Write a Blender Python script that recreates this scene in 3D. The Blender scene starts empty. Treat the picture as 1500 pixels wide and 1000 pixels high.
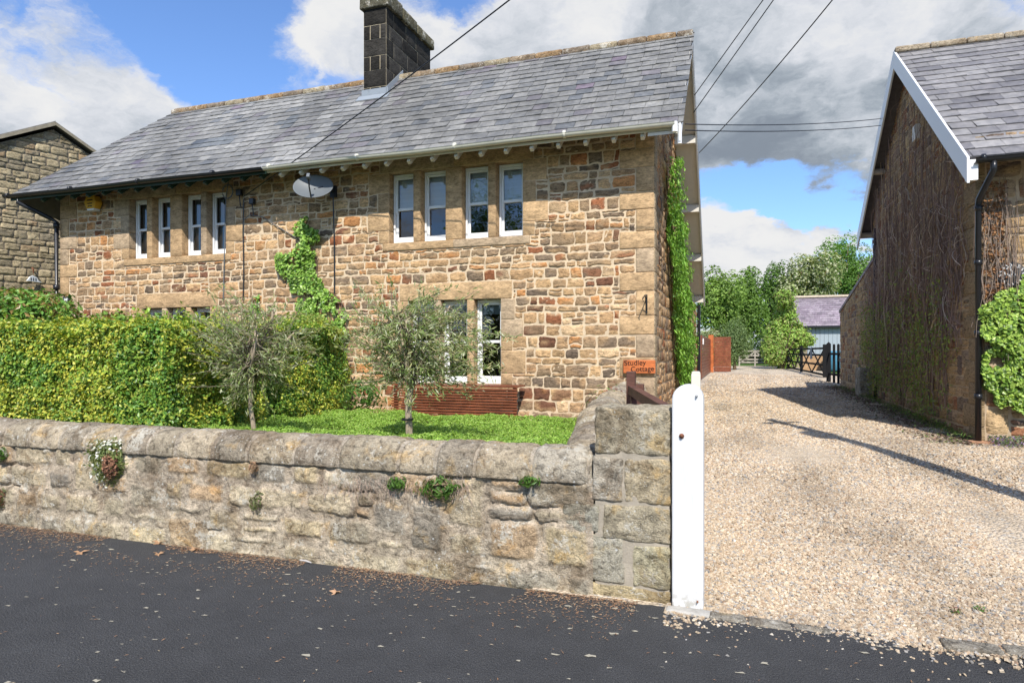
import bpy, math, random
import numpy as np
from mathutils import Vector, Matrix
random.seed(7); RNG = np.random.default_rng(7)
S = bpy.context.scene
COL = S.collection
R = math.radians

# ------------------------------------------------------------------ camera, world, sun, exposure
YAW = R(18.95); FPX = 961.0; HOR = 515.0; EYE = 1.6
cam_d = bpy.data.cameras.new('camera'); cam = bpy.data.objects.new('camera', cam_d); COL.objects.link(cam)
cam.location = (0, 0, EYE); cam.rotation_euler = (R(90), 0, YAW)
cam_d.sensor_width = 36; cam_d.lens = 36*FPX/1500; cam_d.shift_y = (HOR-500)/1500
cam_d.clip_start = 0.05; cam_d.clip_end = 4000
S.camera = cam
SUN_EL, SUN_AZ = R(46.5), R(21)          # azimuth measured from -Y (behind camera) toward +X
sv = Vector((math.sin(SUN_AZ)*math.cos(SUN_EL), -math.cos(SUN_AZ)*math.cos(SUN_EL), math.sin(SUN_EL)))
sl = bpy.data.lights.new('sun', 'SUN'); sl.energy = 3.9; sl.angle = R(0.5); sl.color = (1.0, 0.945, 0.86)
so = bpy.data.objects.new('sun', sl); COL.objects.link(so)
so.rotation_euler = sv.to_track_quat('Z', 'Y').to_euler(); so.location = (5, -10, 20)
S.view_settings.view_transform = 'Standard'; S.view_settings.look = 'None'
S.view_settings.gamma = 1; S.view_settings.exposure = 0.6
S.render.resolution_x = 1024; S.render.resolution_y = 682
S.cycles.max_bounces = 6; S.cycles.transparent_max_bounces = 12
S.cycles.diffuse_bounces = 3; S.cycles.glossy_bounces = 3

CY, SY = math.cos(YAW), math.sin(YAW)
def ray(px, py):
    a = (px-750)/FPX; b = (HOR-py)/FPX
    return (a*CY-SY, a*SY+CY, b)
def PY(px, py, Y):
    d = ray(px, py); t = Y/d[1]; return (d[0]*t, Y, EYE+d[2]*t)
def PX(px, py, X):
    d = ray(px, py); t = X/d[0]; return (X, d[1]*t, EYE+d[2]*t)
def PZ(px, py, Z):
    d = ray(px, py); t = (Z-EYE)/d[2]; return (d[0]*t, d[1]*t, Z)

W = bpy.data.worlds.new('World'); S.world = W; W.use_nodes = True
nt = W.node_tree; nt.nodes.clear()
class NT:
    def __init__(s, t): s.t = t
    def n(s, ty, **k):
        o = s.t.nodes.new(ty)
        for a, b in k.items():
            if a == 'ins':
                for i, v in b.items():
                    if isinstance(v, bpy.types.NodeSocket): s.t.links.new(v, o.inputs[i])
                    else: o.inputs[i].default_value = v
            else: setattr(o, a, b)
        return o
    def math(s, op, a, b=0.0, clamp=False):
        return s.n('ShaderNodeMath', operation=op, use_clamp=clamp, ins={0: a, 1: b}).outputs[0]
    def vmath(s, op, a, b=(0, 0, 0)):
        o = s.n('ShaderNodeVectorMath', operation=op, ins={0: a, 1: b})
        return o.outputs['Value'] if op in ('DOT_PRODUCT', 'LENGTH') else o.outputs[0]
    def mix(s, f, a, b, bl='MIX'):
        o = s.n('ShaderNodeMix', data_type='RGBA', blend_type=bl)
        for i, v in ((0, f), (6, a), (7, b)):
            if isinstance(v, bpy.types.NodeSocket): s.t.links.new(v, o.inputs[i])
            else: o.inputs[i].default_value = v if i == 0 else (tuple(v)+(1,))[:4]
        return o.outputs[2]
    def ramp(s, f, stops, interp='LINEAR'):
        o = s.n('ShaderNodeValToRGB', ins={0: f}); cr = o.color_ramp; cr.interpolation = interp
        while len(cr.elements) < len(stops): cr.elements.new(0.5)
        for e, (p, c) in zip(cr.elements, stops):
            e.position = p; e.color = (tuple(c)+(1,))[:4] if not isinstance(c, (int, float)) else (c, c, c, 1)
        return o.outputs[0]
    def noise(s, vec, scale, detail=4, rough=0.55, dist=0.0):
        return s.n('ShaderNodeTexNoise', ins={'Vector': vec, 'Scale': scale, 'Detail': detail, 'Roughness': rough, 'Distortion': dist}).outputs[0]
    def mr(s, v, a, b, c=0.0, d=1.0, smooth=True):
        o = s.n('ShaderNodeMapRange', interpolation_type='SMOOTHSTEP' if smooth else 'LINEAR')
        for i, x in enumerate((v, a, b, c, d)):
            if isinstance(x, bpy.types.NodeSocket): s.t.links.new(x, o.inputs[i])
            else: o.inputs[i].default_value = x
        return o.outputs[0]
w = NT(nt)
tc = w.n('ShaderNodeTexCoord').outputs['Generated']
sky = w.n('ShaderNodeTexSky', sky_type='NISHITA', sun_disc=False)
sky.sun_elevation = SUN_EL; sky.sun_rotation = R(180)-SUN_AZ; sky.air_density = 1.0; sky.dust_density = 0.6; sky.ozone_density = 1.6
bg = w.n('ShaderNodeBackground', ins={0: w.mix(1.0, sky.outputs[0], (0.64, 0.79, 1.02), 'MULTIPLY'), 1: 0.145})
sep = w.n('ShaderNodeSeparateXYZ', ins={0: tc})
zz = w.math('ADD', w.math('MAXIMUM', sep.outputs[2], 0.0), 0.32)
pp = w.n('ShaderNodeCombineXYZ', ins={0: w.math('DIVIDE', sep.outputs[0], zz), 1: w.math('DIVIDE', sep.outputs[1], zz)}).outputs[0]
wrp = w.n('ShaderNodeTexNoise', ins={'Vector': pp, 'Scale': 3.0, 'Detail': 9.0, 'Roughness': .6}).outputs[1]
wd = w.vmath('ADD', pp, w.n('ShaderNodeVectorMath', operation='SCALE', ins={0: w.vmath('SUBTRACT', wrp, (.5, .5, .5)), 'Scale': 0.35}).outputs[0])
N1 = w.math('ADD', w.math('MULTIPLY', w.math('SUBTRACT', w.noise(wd, 3.2, 12, 0.63), .5), 2.6), .5)
wdir = w.vmath('NORMALIZE', w.vmath('ADD', tc, w.n('ShaderNodeVectorMath', operation='SCALE', ins={0: w.vmath('SUBTRACT', wrp, (.5, .5, .5)), 'Scale': 0.22}).outputs[0]))
def blobs(lst):
    acc = None
    for px, py, r, wt in lst:
        d = Vector(ray(px, py)).normalized()
        dt = w.vmath('DOT_PRODUCT', wdir, tuple(d))
        v = w.mr(dt, math.cos(R(r)), 1.0, 0.0, wt)
        acc = v if acc is None else w.math('ADD', acc, v)
    return acc
bias = blobs([(20, 140, 13, .24), (140, 70, 7, .22), (90, 200, 9, .22), (240, 60, 4, .10), (230, 130, 5, .16), (330, 165, 5, .16), (335, 40, 8, -.60), (265, 120, 5, -.35), (300, 90, 5, -.25), (90, 15, 6, -.45), (20, 20, 5, .1), (395, 125, 3.5, .22),
              (460, 45, 5, .42), (510, 80, 6, .38), (690, 75, 9, .42), (800, 20, 7, .24), (735, 5, 5, -.55), (650, -5, 5, -.35), (880, 30, 11, .4), (1000, 100, 14, .5), (1180, 90, 17, .6), (1280, 190, 9, .35),
              (1060, 285, 4, -.5), (1110, 300, 5, -.6), (1190, 300, 6, -.75), (1255, 300, 5, -.6), (1225, 330, 3, -.4), (1060, 365, 5, .75), (1110, 368, 4, .7), (1175, 372, 4, .75), (1090, 350, 3, .25), (1240, 370, 3, .6)])
dens = w.mr(w.math('ADD', N1, bias), 0.36, 0.92)
N2 = w.math('ADD', w.math('MULTIPLY', w.math('SUBTRACT', w.noise(wd, 3.0, 9, 0.60), .5), 1.7), .5)
gb = blobs([(1150, 110, 16, .20), (1300, 200, 12, .14), (1080, 225, 8, .18), (1230, 60, 8, -.16), (60, 170, 9, .10), (1120, 350, 7, -.22), (700, 60, 12, -.05), (480, 60, 8, -.12), (880, 50, 6, .02), (760, 90, 5, .12)])
sh = w.mr(w.math('ADD', N2, gb), 0.30, 1.05)
ccol = w.ramp(sh, [(0.0, (1.0, 1.0, 1.0)), (0.22, (.84, .87, .93)), (0.5, (.64, .69, .76)), (0.75, (.43, .49, .56)), (1.0, (.29, .34, .41))])
bgc = w.n('ShaderNodeBackground', ins={0: ccol, 1: 0.57})
mx = w.n('ShaderNodeMixShader', ins={0: dens, 1: bg.outputs[0], 2: bgc.outputs[0]})
w.n('ShaderNodeOutputWorld', ins={0: mx.outputs[0]})

# ------------------------------------------------------------------ numpy noise
_T = np.random.default_rng(99).random(65536)
def _h(ix, iy, iz): return _T[(ix*7349 + iy*9151 + iz*5227 + (ix*iy)*31) & 65535]
def vn(p, scale=1.0, seed=0):
    q = np.asarray(p, float)*scale + seed*17.31
    i = np.floor(q).astype(np.int64); f = q-i; f = f*f*(3-2*f)
    x, y, z = i[..., 0], i[..., 1], i[..., 2]; fx, fy, fz = f[..., 0], f[..., 1], f[..., 2]
    def L(a, b, t): return a+(b-a)*t
    return L(L(L(_h(x, y, z), _h(x+1, y, z), fx), L(_h(x, y+1, z), _h(x+1, y+1, z), fx), fy),
             L(L(_h(x, y, z+1), _h(x+1, y, z+1), fx), L(_h(x, y+1, z+1), _h(x+1, y+1, z+1), fx), fy), fz)*2-1
def fbm(p, scale=1.0, oct=4, seed=0):
    a = 0; amp = 1; tot = 0
    for k in range(oct):
        a = a + amp*vn(p, scale*2**k, seed+k*3.7); tot += amp; amp *= .5
    return a/tot

# ------------------------------------------------------------------ mesh builder
WL = {}
def wloc(o): return np.array(WL.get(o.name, (0, 0, 0)), float) if o else np.zeros(3)
def props(o, label=None, cat=None, group=None, kind=None):
    if label: o['label'] = label
    if cat: o['category'] = cat
    if group: o['group'] = group
    if kind: o['kind'] = kind
    return o
def thing(name, label, cat, loc=(0, 0, 0), group=None):
    o = bpy.data.objects.new(name, None); COL.objects.link(o); o.location = loc; o.empty_display_size = .2
    WL[o.name] = tuple(loc); return props(o, label, cat, group)
class MB:
    def __init__(s): s.v = []; s.l = []; s.s = []; s.c = []; s.n = 0
    def add(s, verts, faces, col=(.5, .5, .5)):
        verts = np.asarray(verts, float).reshape(-1, 3)
        if isinstance(faces, np.ndarray):
            s.l.append((faces+s.n).ravel()); s.s.append(np.full(len(faces), faces.shape[1]))
        else:
            s.l.append(np.concatenate([np.asarray(f) for f in faces])+s.n); s.s.append(np.array([len(f) for f in faces]))
        c = np.asarray(col, float)
        if c.ndim == 1: c = np.tile(c[:3], (len(verts), 1))
        s.v.append(verts); s.c.append(c); s.n += len(verts); return s
    def box(s, x0, x1, y0, y1, z0, z1, col=(.5, .5, .5)):
        v = [(x, y, z) for z in (z0, z1) for y in (y0, y1) for x in (x0, x1)]
        return s.add(v, np.array([[0, 2, 3, 1], [4, 5, 7, 6], [0, 1, 5, 4], [2, 6, 7, 3], [0, 4, 6, 2], [1, 3, 7, 5]]), col)
    def obox(s, p0, p1, wd, ht, up=(0, 0, 1), col=(.5, .5, .5)):
        """bar from p0 to p1, cross-section wd (sideways) x ht (along up)"""
        a, b = Vector(p0), Vector(p1); d = (b-a).normalized(); sd = d.cross(Vector(up)).normalized(); u = sd.cross(d).normalized()
        v = []
        for q in (a, b):
            for i, j in ((-1, -1), (1, -1), (1, 1), (-1, 1)): v.append(tuple(q+sd*(i*wd/2)+u*(j*ht/2)))
        return s.add(v, [[3, 2, 1, 0], [4, 5, 6, 7], [0, 1, 5, 4], [1, 2, 6, 5], [2, 3, 7, 6], [3, 0, 4, 7]], col)
    def prism(s, poly, ax, a0, a1, col=(.5, .5, .5)):
        """poly = 2D outline in the two remaining axes, extruded along axis ax"""
        n = len(poly); v = []
        for a in (a0, a1):
            for p, q in poly:
                v.append({0: (a, p, q), 1: (p, a, q), 2: (p, q, a)}[ax])
        f = [list(range(n)), list(range(2*n-1, n-1, -1))]+[[i, i+n, (i+1) % n+n, (i+1) % n] for i in range(n)]
        return s.add(v, f, col)
    def tube(s, pts, r, n=6, col=(.5, .5, .5), caps=True):
        pts = np.asarray(pts, float); m = len(pts); r = np.broadcast_to(np.asarray(r, float), (m,))
        t = np.gradient(pts, axis=0); t /= (np.linalg.norm(t, axis=1, keepdims=True)+1e-9)
        ref = np.array([0, 0, 1.]) if abs(t[:, 2]).mean() < .8 else np.array([1., .2, 0])
        a = np.cross(t, ref); a /= (np.linalg.norm(a, axis=1, keepdims=True)+1e-9); b = np.cross(t, a)
        th = np.arange(n)*2*np.pi/n
        v = pts[:, None]+r[:, None, None]*(a[:, None]*np.cos(th)[None, :, None]+b[:, None]*np.sin(th)[None, :, None])
        i, j = np.meshgrid(np.arange(m-1), np.arange(n), indexing='ij'); i = i.ravel(); j = j.ravel(); k = (j+1) % n
        f = np.stack([i*n+j, i*n+k, (i+1)*n+k, (i+1)*n+j], 1)
        c = np.asarray(col, float)
        s.add(v.reshape(-1, 3), f, c)
        if caps and n > 3:
            s.l.append(np.arange(n)[::-1]+s.n-m*n); s.s.append(np.array([n])); s.l.append(np.arange(n)+s.n-n); s.s.append(np.array([n]))
        return s
    def lathe(s, prof, c, n=16, col=(.5, .5, .5), ax=2):
        prof = np.asarray(prof, float); th = np.arange(n)*2*np.pi/n; m = len(prof)
        x = prof[:, 0][:, None]*np.cos(th); y = prof[:, 0][:, None]*np.sin(th); z = np.broadcast_to(prof[:, 1][:, None], x.shape)
        v = np.stack({2: [x, y, z], 1: [x, z, y], 0: [z, x, y]}[ax], -1).reshape(-1, 3)+np.array(c)
        i, j = np.meshgrid(np.arange(m-1), np.arange(n), indexing='ij'); i = i.ravel(); j = j.ravel(); k = (j+1) % n
        s.add(v, np.stack([i*n+j, i*n+k, (i+1)*n+k, (i+1)*n+j], 1), col); return s
    def rock(s, x0, x1, y0, y1, z0, z1, col, amp=.01, rad=.02, step=.06, nsc=9, seed=0, cvar=.08, fn=None):
        L = np.array([x1-x0, y1-y0, z1-z0]); c = np.array([(x0+x1)/2, (y0+y1)/2, (z0+z1)/2])
        n = np.maximum(3, np.minimum(26, np.round(L/step).astype(int)+1)); V = []; F = []; o = 0
        for ax in range(3):
            a, b = [(1, 2), (2, 0), (0, 1)][ax]
            for sg in (-1, 1):
                def ln_(k): q_ = np.linspace(-L[k]/2+rad, L[k]/2-rad, n[k]-1) if L[k] > 3*rad else np.array([0.]); return np.concatenate([[-L[k]/2], q_, [L[k]/2]])
                ga, gb_ = np.meshgrid(ln_(a), ln_(b), indexing='ij')
                p = np.zeros(ga.shape+(3,)); p[..., a] = ga; p[..., b] = gb_; p[..., ax] = sg*L[ax]/2
                na, nb = ga.shape; V.append(p.reshape(-1, 3))
                i, j = np.meshgrid(np.arange(na-1), np.arange(nb-1), indexing='ij'); i = i.ravel(); j = j.ravel()
                q = np.stack([i*nb+j, (i+1)*nb+j, (i+1)*nb+j+1, i*nb+j+1], 1)
                if sg < 0: q = q[:, ::-1]
                F.append(q+o); o += na*nb
        V = np.concatenate(V); F = np.concatenate(F)
        _, idx, inv = np.unique(np.round(V, 5), axis=0, return_index=True, return_inverse=True)
        V = V[idx]; F = inv.ravel()[F]
        inn = np.maximum(L/2-rad, 0); q = np.clip(V, -inn, inn); d = V-q; ln = np.linalg.norm(d, axis=1, keepdims=True)
        nr = d/(ln+1e-9); V = q+nr*np.minimum(rad, L.min()/2)
        V = V+c; V = V+nr*(amp*fbm(V, nsc, 4, seed))[:, None]
        cc = np.array(col)[None]*(1+cvar*2*fbm(V, 6, 3, seed+5))[:, None]
        if fn is not None: V = fn(V)
        return s.add(V, F, np.clip(cc, .005, 1))
    def build(s, name, mat, parent=None, smooth=False, bevel=0, label=None, cat=None, group=None, kind=None):
        me = bpy.data.meshes.new(name)
        V = np.concatenate(s.v); Lp = np.concatenate(s.l).astype(np.int32); Sz = np.concatenate(s.s).astype(np.int32); C = np.concatenate(s.c)
        base = wloc(parent)
        org = base if parent else np.zeros(3)
        me.vertices.add(len(V)); me.vertices.foreach_set('co', (V-org).astype(np.float32).ravel())
        me.loops.add(len(Lp)); me.loops.foreach_set('vertex_index', Lp)
        me.polygons.add(len(Sz)); st = np.concatenate([[0], np.cumsum(Sz)[:-1]]).astype(np.int32)
        me.polygons.foreach_set('loop_start', st); me.polygons.foreach_set('loop_total', Sz)
        me.polygons.foreach_set('use_smooth', np.full(len(Sz), smooth, dtype=bool))
        at = me.color_attributes.new('Col', 'FLOAT_COLOR', 'POINT')
        at.data.foreach_set('color', np.concatenate([C, np.ones((len(C), 1))], 1).astype(np.float32).ravel())
        me.update(calc_edges=True); me.validate()
        me.materials.append(mat)
        o = bpy.data.objects.new(name, me); COL.objects.link(o)
        if parent: o.parent = parent; WL[o.name] = tuple(base)
        else: WL[o.name] = (0, 0, 0)
        if bevel:
            m = o.modifiers.new('bevel', 'BEVEL'); m.width = bevel; m.segments = 2; m.limit_method = 'ANGLE'
        return props(o, label, cat, group, kind)
def copy_tree(o, parent=None):
    c = o.copy(); COL.objects.link(c)
    if parent: c.parent = parent
    for ch in [x for x in list(COL.objects) if x.parent == o]: copy_tree(ch, c)
    return c

# ------------------------------------------------------------------ materials
def mat(name, fn):
    m = bpy.data.materials.new(name); m.use_nodes = True; t = NT(m.node_tree); m.node_tree.nodes.clear()
    out = t.n('ShaderNodeOutputMaterial'); sh = fn(t); m.node_tree.links.new(sh, out.inputs[0]); return m
def pos(t): return t.n('ShaderNodeNewGeometry').outputs['Position']
def vcol(t): return t.n('ShaderNodeAttribute', attribute_name='Col').outputs['Color']
def bump(t, h, st=.5, dist=.01): return t.n('ShaderNodeBump', ins={'Strength': st, 'Distance': dist, 'Height': h}).outputs[0]
def pbr(t, col, rough=.8, nrm=None, spec=.3, metal=0.0, coat=0.0):
    o = t.n('ShaderNodeBsdfPrincipled', ins={'Base Color': col if isinstance(col, bpy.types.NodeSocket) else (tuple(col)+(1,))[:4], 'Roughness': rough, 'Specular IOR Level': spec, 'Metallic': metal, 'Coat Weight': coat})
    if nrm is not None: t.t.links.new(nrm, o.inputs['Normal'])
    return o.outputs[0]
def val(t, f, lo, hi): return t.ramp(f, [(0, lo), (1, hi)])
def m_stone(sc=14, dark=.45, bst=.8, bd=.02, lichen=0.0, st=2.6):
    def f(t):
        p = pos(t); mp = t.n('ShaderNodeMapping', ins={0: p, 3: (1, 1, st)}).outputs[0]; n1 = t.noise(mp, sc, 7, .72, .7); n2 = t.noise(mp, sc*5, 4, .7, .4)
        c = t.mix(1.0, vcol(t), t.ramp(n1, [(.34, dark*.85), (.49, 1.0), (.66, 1.38)]), 'MULTIPLY')
        c = t.mix(1.0, c, t.ramp(n2, [(.33, .62), (.5, 1.0), (.7, 1.25)]), 'MULTIPLY')
        if lichen:
            v = t.math('MULTIPLY', t.math('ADD', t.noise(p, 26, 6, .75, .9), t.noise(p, 4, 3, .6)), .5); c = t.mix(t.mr(v, .545, .60, 0, lichen), c, (.62, .58, .49))
            v2 = t.noise(p, 5, 5, .65, .5); c = t.mix(t.mr(v2, .56, .68, 0, .55), c, t.mix(1.0, c, (1.25, .98, .55), 'MULTIPLY'))
            v3 = t.noise(p, 3.1, 5, .7, .6); c = t.mix(t.mr(v3, .50, .64, 0, .75), c, t.mix(1.0, c, (.54, .48, .42), 'MULTIPLY'))
            v4 = t.n('ShaderNodeTexVoronoi', ins={'Vector': p, 'Scale': 16.0, 'Randomness': 1.0}).outputs[0]
            c = t.mix(t.math('MULTIPLY', t.mr(v4, .10, .17, 1, 0), t.mr(t.noise(p, 3.3, 3), .5, .6, 0, .8)), c, (.68, .67, .62))
            pit = t.noise(p, 42, 5, .75, 1.2); c = t.mix(t.mr(pit, .36, .30, 0, .6), c, t.mix(1.0, c, (.35, .30, .26), 'MULTIPLY'))
            v5 = t.n('ShaderNodeTexVoronoi', ins={'Vector': p, 'Scale': 45.0, 'Randomness': 1.0}).outputs[0]
            c = t.mix(t.math('MULTIPLY', t.mr(v5, .14, .22, 1, 0), t.mr(t.noise(p, 6, 3), .48, .58, 0, .7)), c, (.62, .60, .53))
        h = t.math('ADD', t.math('MULTIPLY', n1, .8), t.math('MULTIPLY', n2, .4))
        return pbr(t, c, .92, bump(t, h, bst, bd), .15)
    return f
M = {}
M['stone'] = mat('stone', m_stone(13, .42, .9, .03))
M['ashlar'] = mat('ashlar', m_stone(5, .72, .5, .012))
M['wallstone'] = mat('wall_stone', m_stone(17, .45, 1.0, .035, .85, 1.3))
M['mortar'] = mat('mortar', lambda t: pbr(t, t.mix(1.0, vcol(t), t.ramp(t.noise(pos(t), 7, 6, .7), [(.3, .72), (.7, 1.2)]), 'MULTIPLY'), .95, bump(t, t.noise(pos(t), 60, 4, .7), .6, .01), .1))
def f_slate(t):
    p = pos(t); n = t.noise(p, 9, 6, .7); n2 = t.noise(p, 60, 3, .6)
    big = t.noise(p, .9, 4, .6)
    c = t.mix(1.0, vcol(t), t.ramp(n, [(.3, .72), (.5, 1.0), (.7, 1.3)]), 'MULTIPLY')
    c = t.mix(1.0, c, t.ramp(big, [(.35, .85), (.65, 1.12)]), 'MULTIPLY')
    c = t.mix(t.mr(t.noise(p, 30, 4, .7), .62, .7, 0, .35), c, (.34, .35, .30))
    return pbr(t, c, t.mr(n, .3, .7, .42, .7), bump(t, t.math('ADD', n, n2), .35, .006), .5)
M['slate'] = mat('slate', f_slate)
def f_paint(col, rough=.45, dirt=.12):
    def f(t):
        n = t.noise(pos(t), 6, 6, .7, .3)
        c = t.mix(t.mr(n, .5, .78, 0, dirt), col, tuple(x*.55 for x in col[:3]))
        return pbr(t, c, rough, bump(t, t.noise(pos(t), 45, 3, .6), .12, .004), .4)
    return f
M['white'] = mat('white_paint', f_paint((.78, .78, .77), .4, .10))
def f_post(t):
    p = pos(t); gr = t.noise(t.n('ShaderNodeMapping', ins={0: p, 3: (60, 60, 2.5)}).outputs[0], 1.0, 6, .7, .5); st_ = t.noise(t.n('ShaderNodeMapping', ins={0: p, 3: (9, 9, 2)}).outputs[0], 1, 6, .7, .6)
    c = t.mix(t.mr(gr, .56, .78, 0, .35), (.67, .67, .66), (.47, .46, .43)); c = t.mix(t.mr(st_, .54, .75, 0, .45), c, (.56, .56, .49))
    z = t.n('ShaderNodeSeparateXYZ', ins={0: p}).outputs[2]
    c = t.mix(t.math('MULTIPLY', t.mr(z, 0.0, .16, .8, 0), t.mr(t.noise(p, 22, 5, .7), .4, .6)), c, (.33, .30, .24))
    return pbr(t, c, .5, bump(t, gr, .35, .004), .35)
M['postpaint'] = mat('gate_post_paint', f_post)
M['cream'] = mat('cream_paint', f_paint((.66, .62, .54), .5, .3))
M['gutterwhite'] = mat('weathered_gutter_paint', f_paint((.62, .60, .50), .5, .45))
M['black'] = mat('black_paint', f_paint((.018, .019, .022), .28, .0))
M['greenpaint'] = mat('dark_green_paint', f_paint((.02, .05, .035), .5, .1))
M['blackwood'] = mat('black_timber', lambda t: pbr(t, (.014, .014, .015), .85, None, .12))
M['plastic'] = mat('grey_plastic', f_paint((.13, .145, .155), .5, .1))
M['greyblue'] = mat('blue_grey_boards', f_paint((.34, .39, .43), .6, .3))
M['lead'] = mat('lead', f_paint((.26, .29, .32), .45, .5))
M['vc'] = mat('painted_colour', lambda t: pbr(t, vcol(t), .55, None, .35))
M['steel'] = mat('steel', lambda t: pbr(t, (.45, .45, .44), .4, None, .5, .8))
M['rust'] = mat('rust', lambda t: pbr(t, t.ramp(t.noise(pos(t), 80, 4), [(.3, (.10, .04, .025)), (.7, (.3, .12, .06))]), .8, None, .3, .3))
def f_wood(col, rough=.5):
    def f(t):
        p = pos(t); m = t.n('ShaderNodeMapping', ins={0: p, 3: (3, 3, 40)}).outputs[0]
        n = t.noise(m, 2.2, 6, .65, .6); n2 = t.noise(p, 4, 4)
        c = t.mix(1.0, col, t.ramp(n, [(.3, .5), (.5, 1), (.7, 1.4)]), 'MULTIPLY')
        c = t.mix(1.0, c, t.ramp(n2, [(.35, .75), (.65, 1.2)]), 'MULTIPLY')
        return pbr(t, c, rough, bump(t, n, .3, .004), .35)
    return f
M['redwood'] = mat('stained_red_timber', f_wood((.205, .066, .032), .42))
M['orangewood'] = mat('stained_orange_timber', f_wood((.45, .13, .04), .45))
M['brownwood'] = mat('brown_timber', f_wood((.115, .05, .035), .6))
M['greywood'] = mat('grey_weathered_timber', f_wood((.38, .34, .29), .8))
def f_bark(t):
    p = pos(t); m = t.n('ShaderNodeMapping', ins={0: p, 3: (1, 1, .25)}).outputs[0]; n = t.noise(m, 40, 6, .7, .5)
    return pbr(t, t.mix(1.0, vcol(t), t.ramp(n, [(.3, .5), (.65, 1.3)]), 'MULTIPLY'), .9, bump(t, n, .8, .01), .15)
M['bark'] = mat('bark', f_bark)
def f_leaf(tr=.35, rough=.5):
    def f(t):
        c = vcol(t); p = t.n('ShaderNodeBsdfPrincipled', ins={'Base Color': c, 'Roughness': rough, 'Specular IOR Level': .35}).outputs[0]
        c2 = t.mix(1.0, c, (1.3, 1.25, .5), 'MULTIPLY')
        tl = t.n('ShaderNodeBsdfTranslucent', ins={0: c2}).outputs[0]
        return t.n('ShaderNodeMixShader', ins={0: tr, 1: p, 2: tl}).outputs[0]
    return f
M['leaf'] = mat('leaf', f_leaf())
M['leafglossy'] = mat('waxy_leaf', f_leaf(.25, .38))
M['drytwig'] = mat('dry_stem', lambda t: pbr(t, vcol(t), .9, None, .1))
def f_glass(t):
    fr = t.n('ShaderNodeFresnel', ins={0: 1.9}).outputs[0]
    a = t.n('ShaderNodeBsdfTransparent', ins={0: (.78, .82, .82, 1)}).outputs[0]
    b = t.n('ShaderNodeBsdfGlossy', ins={0: (.95, .97, 1, 1), 1: 0.0}).outputs[0]
    nz = t.n('ShaderNodeBump', ins={'Strength': .06, 'Distance': .02, 'Height': t.noise(pos(t), 3.0, 2)}).outputs[0]
    for nd in t.t.nodes:
        if nd.type == 'BSDF_GLOSSY': t.t.links.new(nz, nd.inputs['Normal'])
    return t.n('ShaderNodeMixShader', ins={0: fr, 1: a, 2: b}).outputs[0]
M['glass'] = mat('window_glass', f_glass)
M['room'] = mat('dark_room', lambda t: pbr(t, (.035, .033, .03), .9, None, .1))
M['blind'] = mat('roller_blind', lambda t: pbr(t, t.mix(t.mr(t.noise(t.n('ShaderNodeMapping', ins={0: pos(t), 3: (.3, .3, 30)}).outputs[0], 1, 2), .3, .7), (.74, .76, .72), (.84, .85, .81)), .8, None, .1))
M['blindgrey'] = mat('grey_roller_blind', lambda t: pbr(t, (.36, .39, .41), .8, None, .1))
def f_asphalt(t):
    p = pos(t); n1 = t.noise(p, 170, 4, .8); n2 = t.noise(p, 1.3, 6, .65, .3); n3 = t.noise(p, 5, 5, .6)
    vo = t.n('ShaderNodeTexVoronoi', ins={'Vector': p, 'Scale': 85.0}); 
    c = t.ramp(n1, [(.36, (.023, .0235, .025)), (.5, (.055, .0555, .058)), (.62, (.135, .134, .132))])
    c = t.mix(1.0, c, t.ramp(n2, [(.35, .92), (.62, 1.05), (.78, 1.22)]), 'MULTIPLY')
    c = t.mix(1.0, c, t.ramp(n3, [(.3, .9), (.7, 1.12)]), 'MULTIPLY')
    c = t.mix(t.mr(t.noise(p, 55, 4, .8), .70, .76, 0, .5), c, (.22, .21, .19))
    h = t.math('ADD', t.math('MULTIPLY', vo.outputs[0], .7), n1)
    return pbr(t, c, .88, bump(t, h, 1.0, .012), .3)
M['asphalt'] = mat('asphalt', f_asphalt)
def f_gravel(t):
    p = pos(t); vo = t.n('ShaderNodeTexVoronoi', ins={'Vector': p, 'Scale': 42.0, 'Randomness': 1.0})
    cs = t.n('ShaderNodeSeparateColor', ins={0: vo.outputs[1]}).outputs[0]
    c = t.ramp(cs, [(0, (.37, .31, .24)), (.12, (.53, .43, .31)), (.45, (.62, .50, .36)), (.8, (.71, .59, .44)), (1, (.46, .43, .39))])
    big = t.math('MULTIPLY', t.math('ADD', t.noise(p, .55, 5, .6, .4), t.noise(t.n('ShaderNodeMapping', ins={0: p, 3: (1.5, .22, 1)}).outputs[0], .9, 4, .6, .5)), .5)
    c = t.mix(1.0, c, t.ramp(big, [(.40, .72), (.49, .96), (.60, 1.06)]), 'MULTIPLY')
    c = t.mix(1.0, c, t.ramp(vo.outputs[0], [(0, 1.0), (.6, .95), (.85, .7)]), 'MULTIPLY')
    return pbr(t, c, .9, bump(t, vo.outputs[0], 1.0, -.02), .2)
M['gravel'] = mat('gravel_bed', f_gravel)
def f_gstone(t):
    p = pos(t); big = t.math('MULTIPLY', t.math('ADD', t.noise(p, .55, 5, .6, .4), t.noise(t.n('ShaderNodeMapping', ins={0: p, 3: (1.5, .22, 1)}).outputs[0], .9, 4, .6, .5)), .5)
    c = t.mix(1.0, vcol(t), t.ramp(big, [(.40, .72), (.49, .96), (.60, 1.06)]), 'MULTIPLY')
    c = t.mix(1.0, c, t.ramp(t.noise(p, 90, 3), [(.3, .8), (.7, 1.15)]), 'MULTIPLY')
    return pbr(t, c, .85, None, .25)
M['gstone'] = mat('gravel_stone', f_gstone)
M['grass'] = mat('grass_ground', lambda t: pbr(t, t.ramp(t.noise(pos(t), 1.5, 6, .7), [(.3, (.05, .09, .02)), (.7, (.10, .16, .04))]), .95, None, .1))
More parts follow.
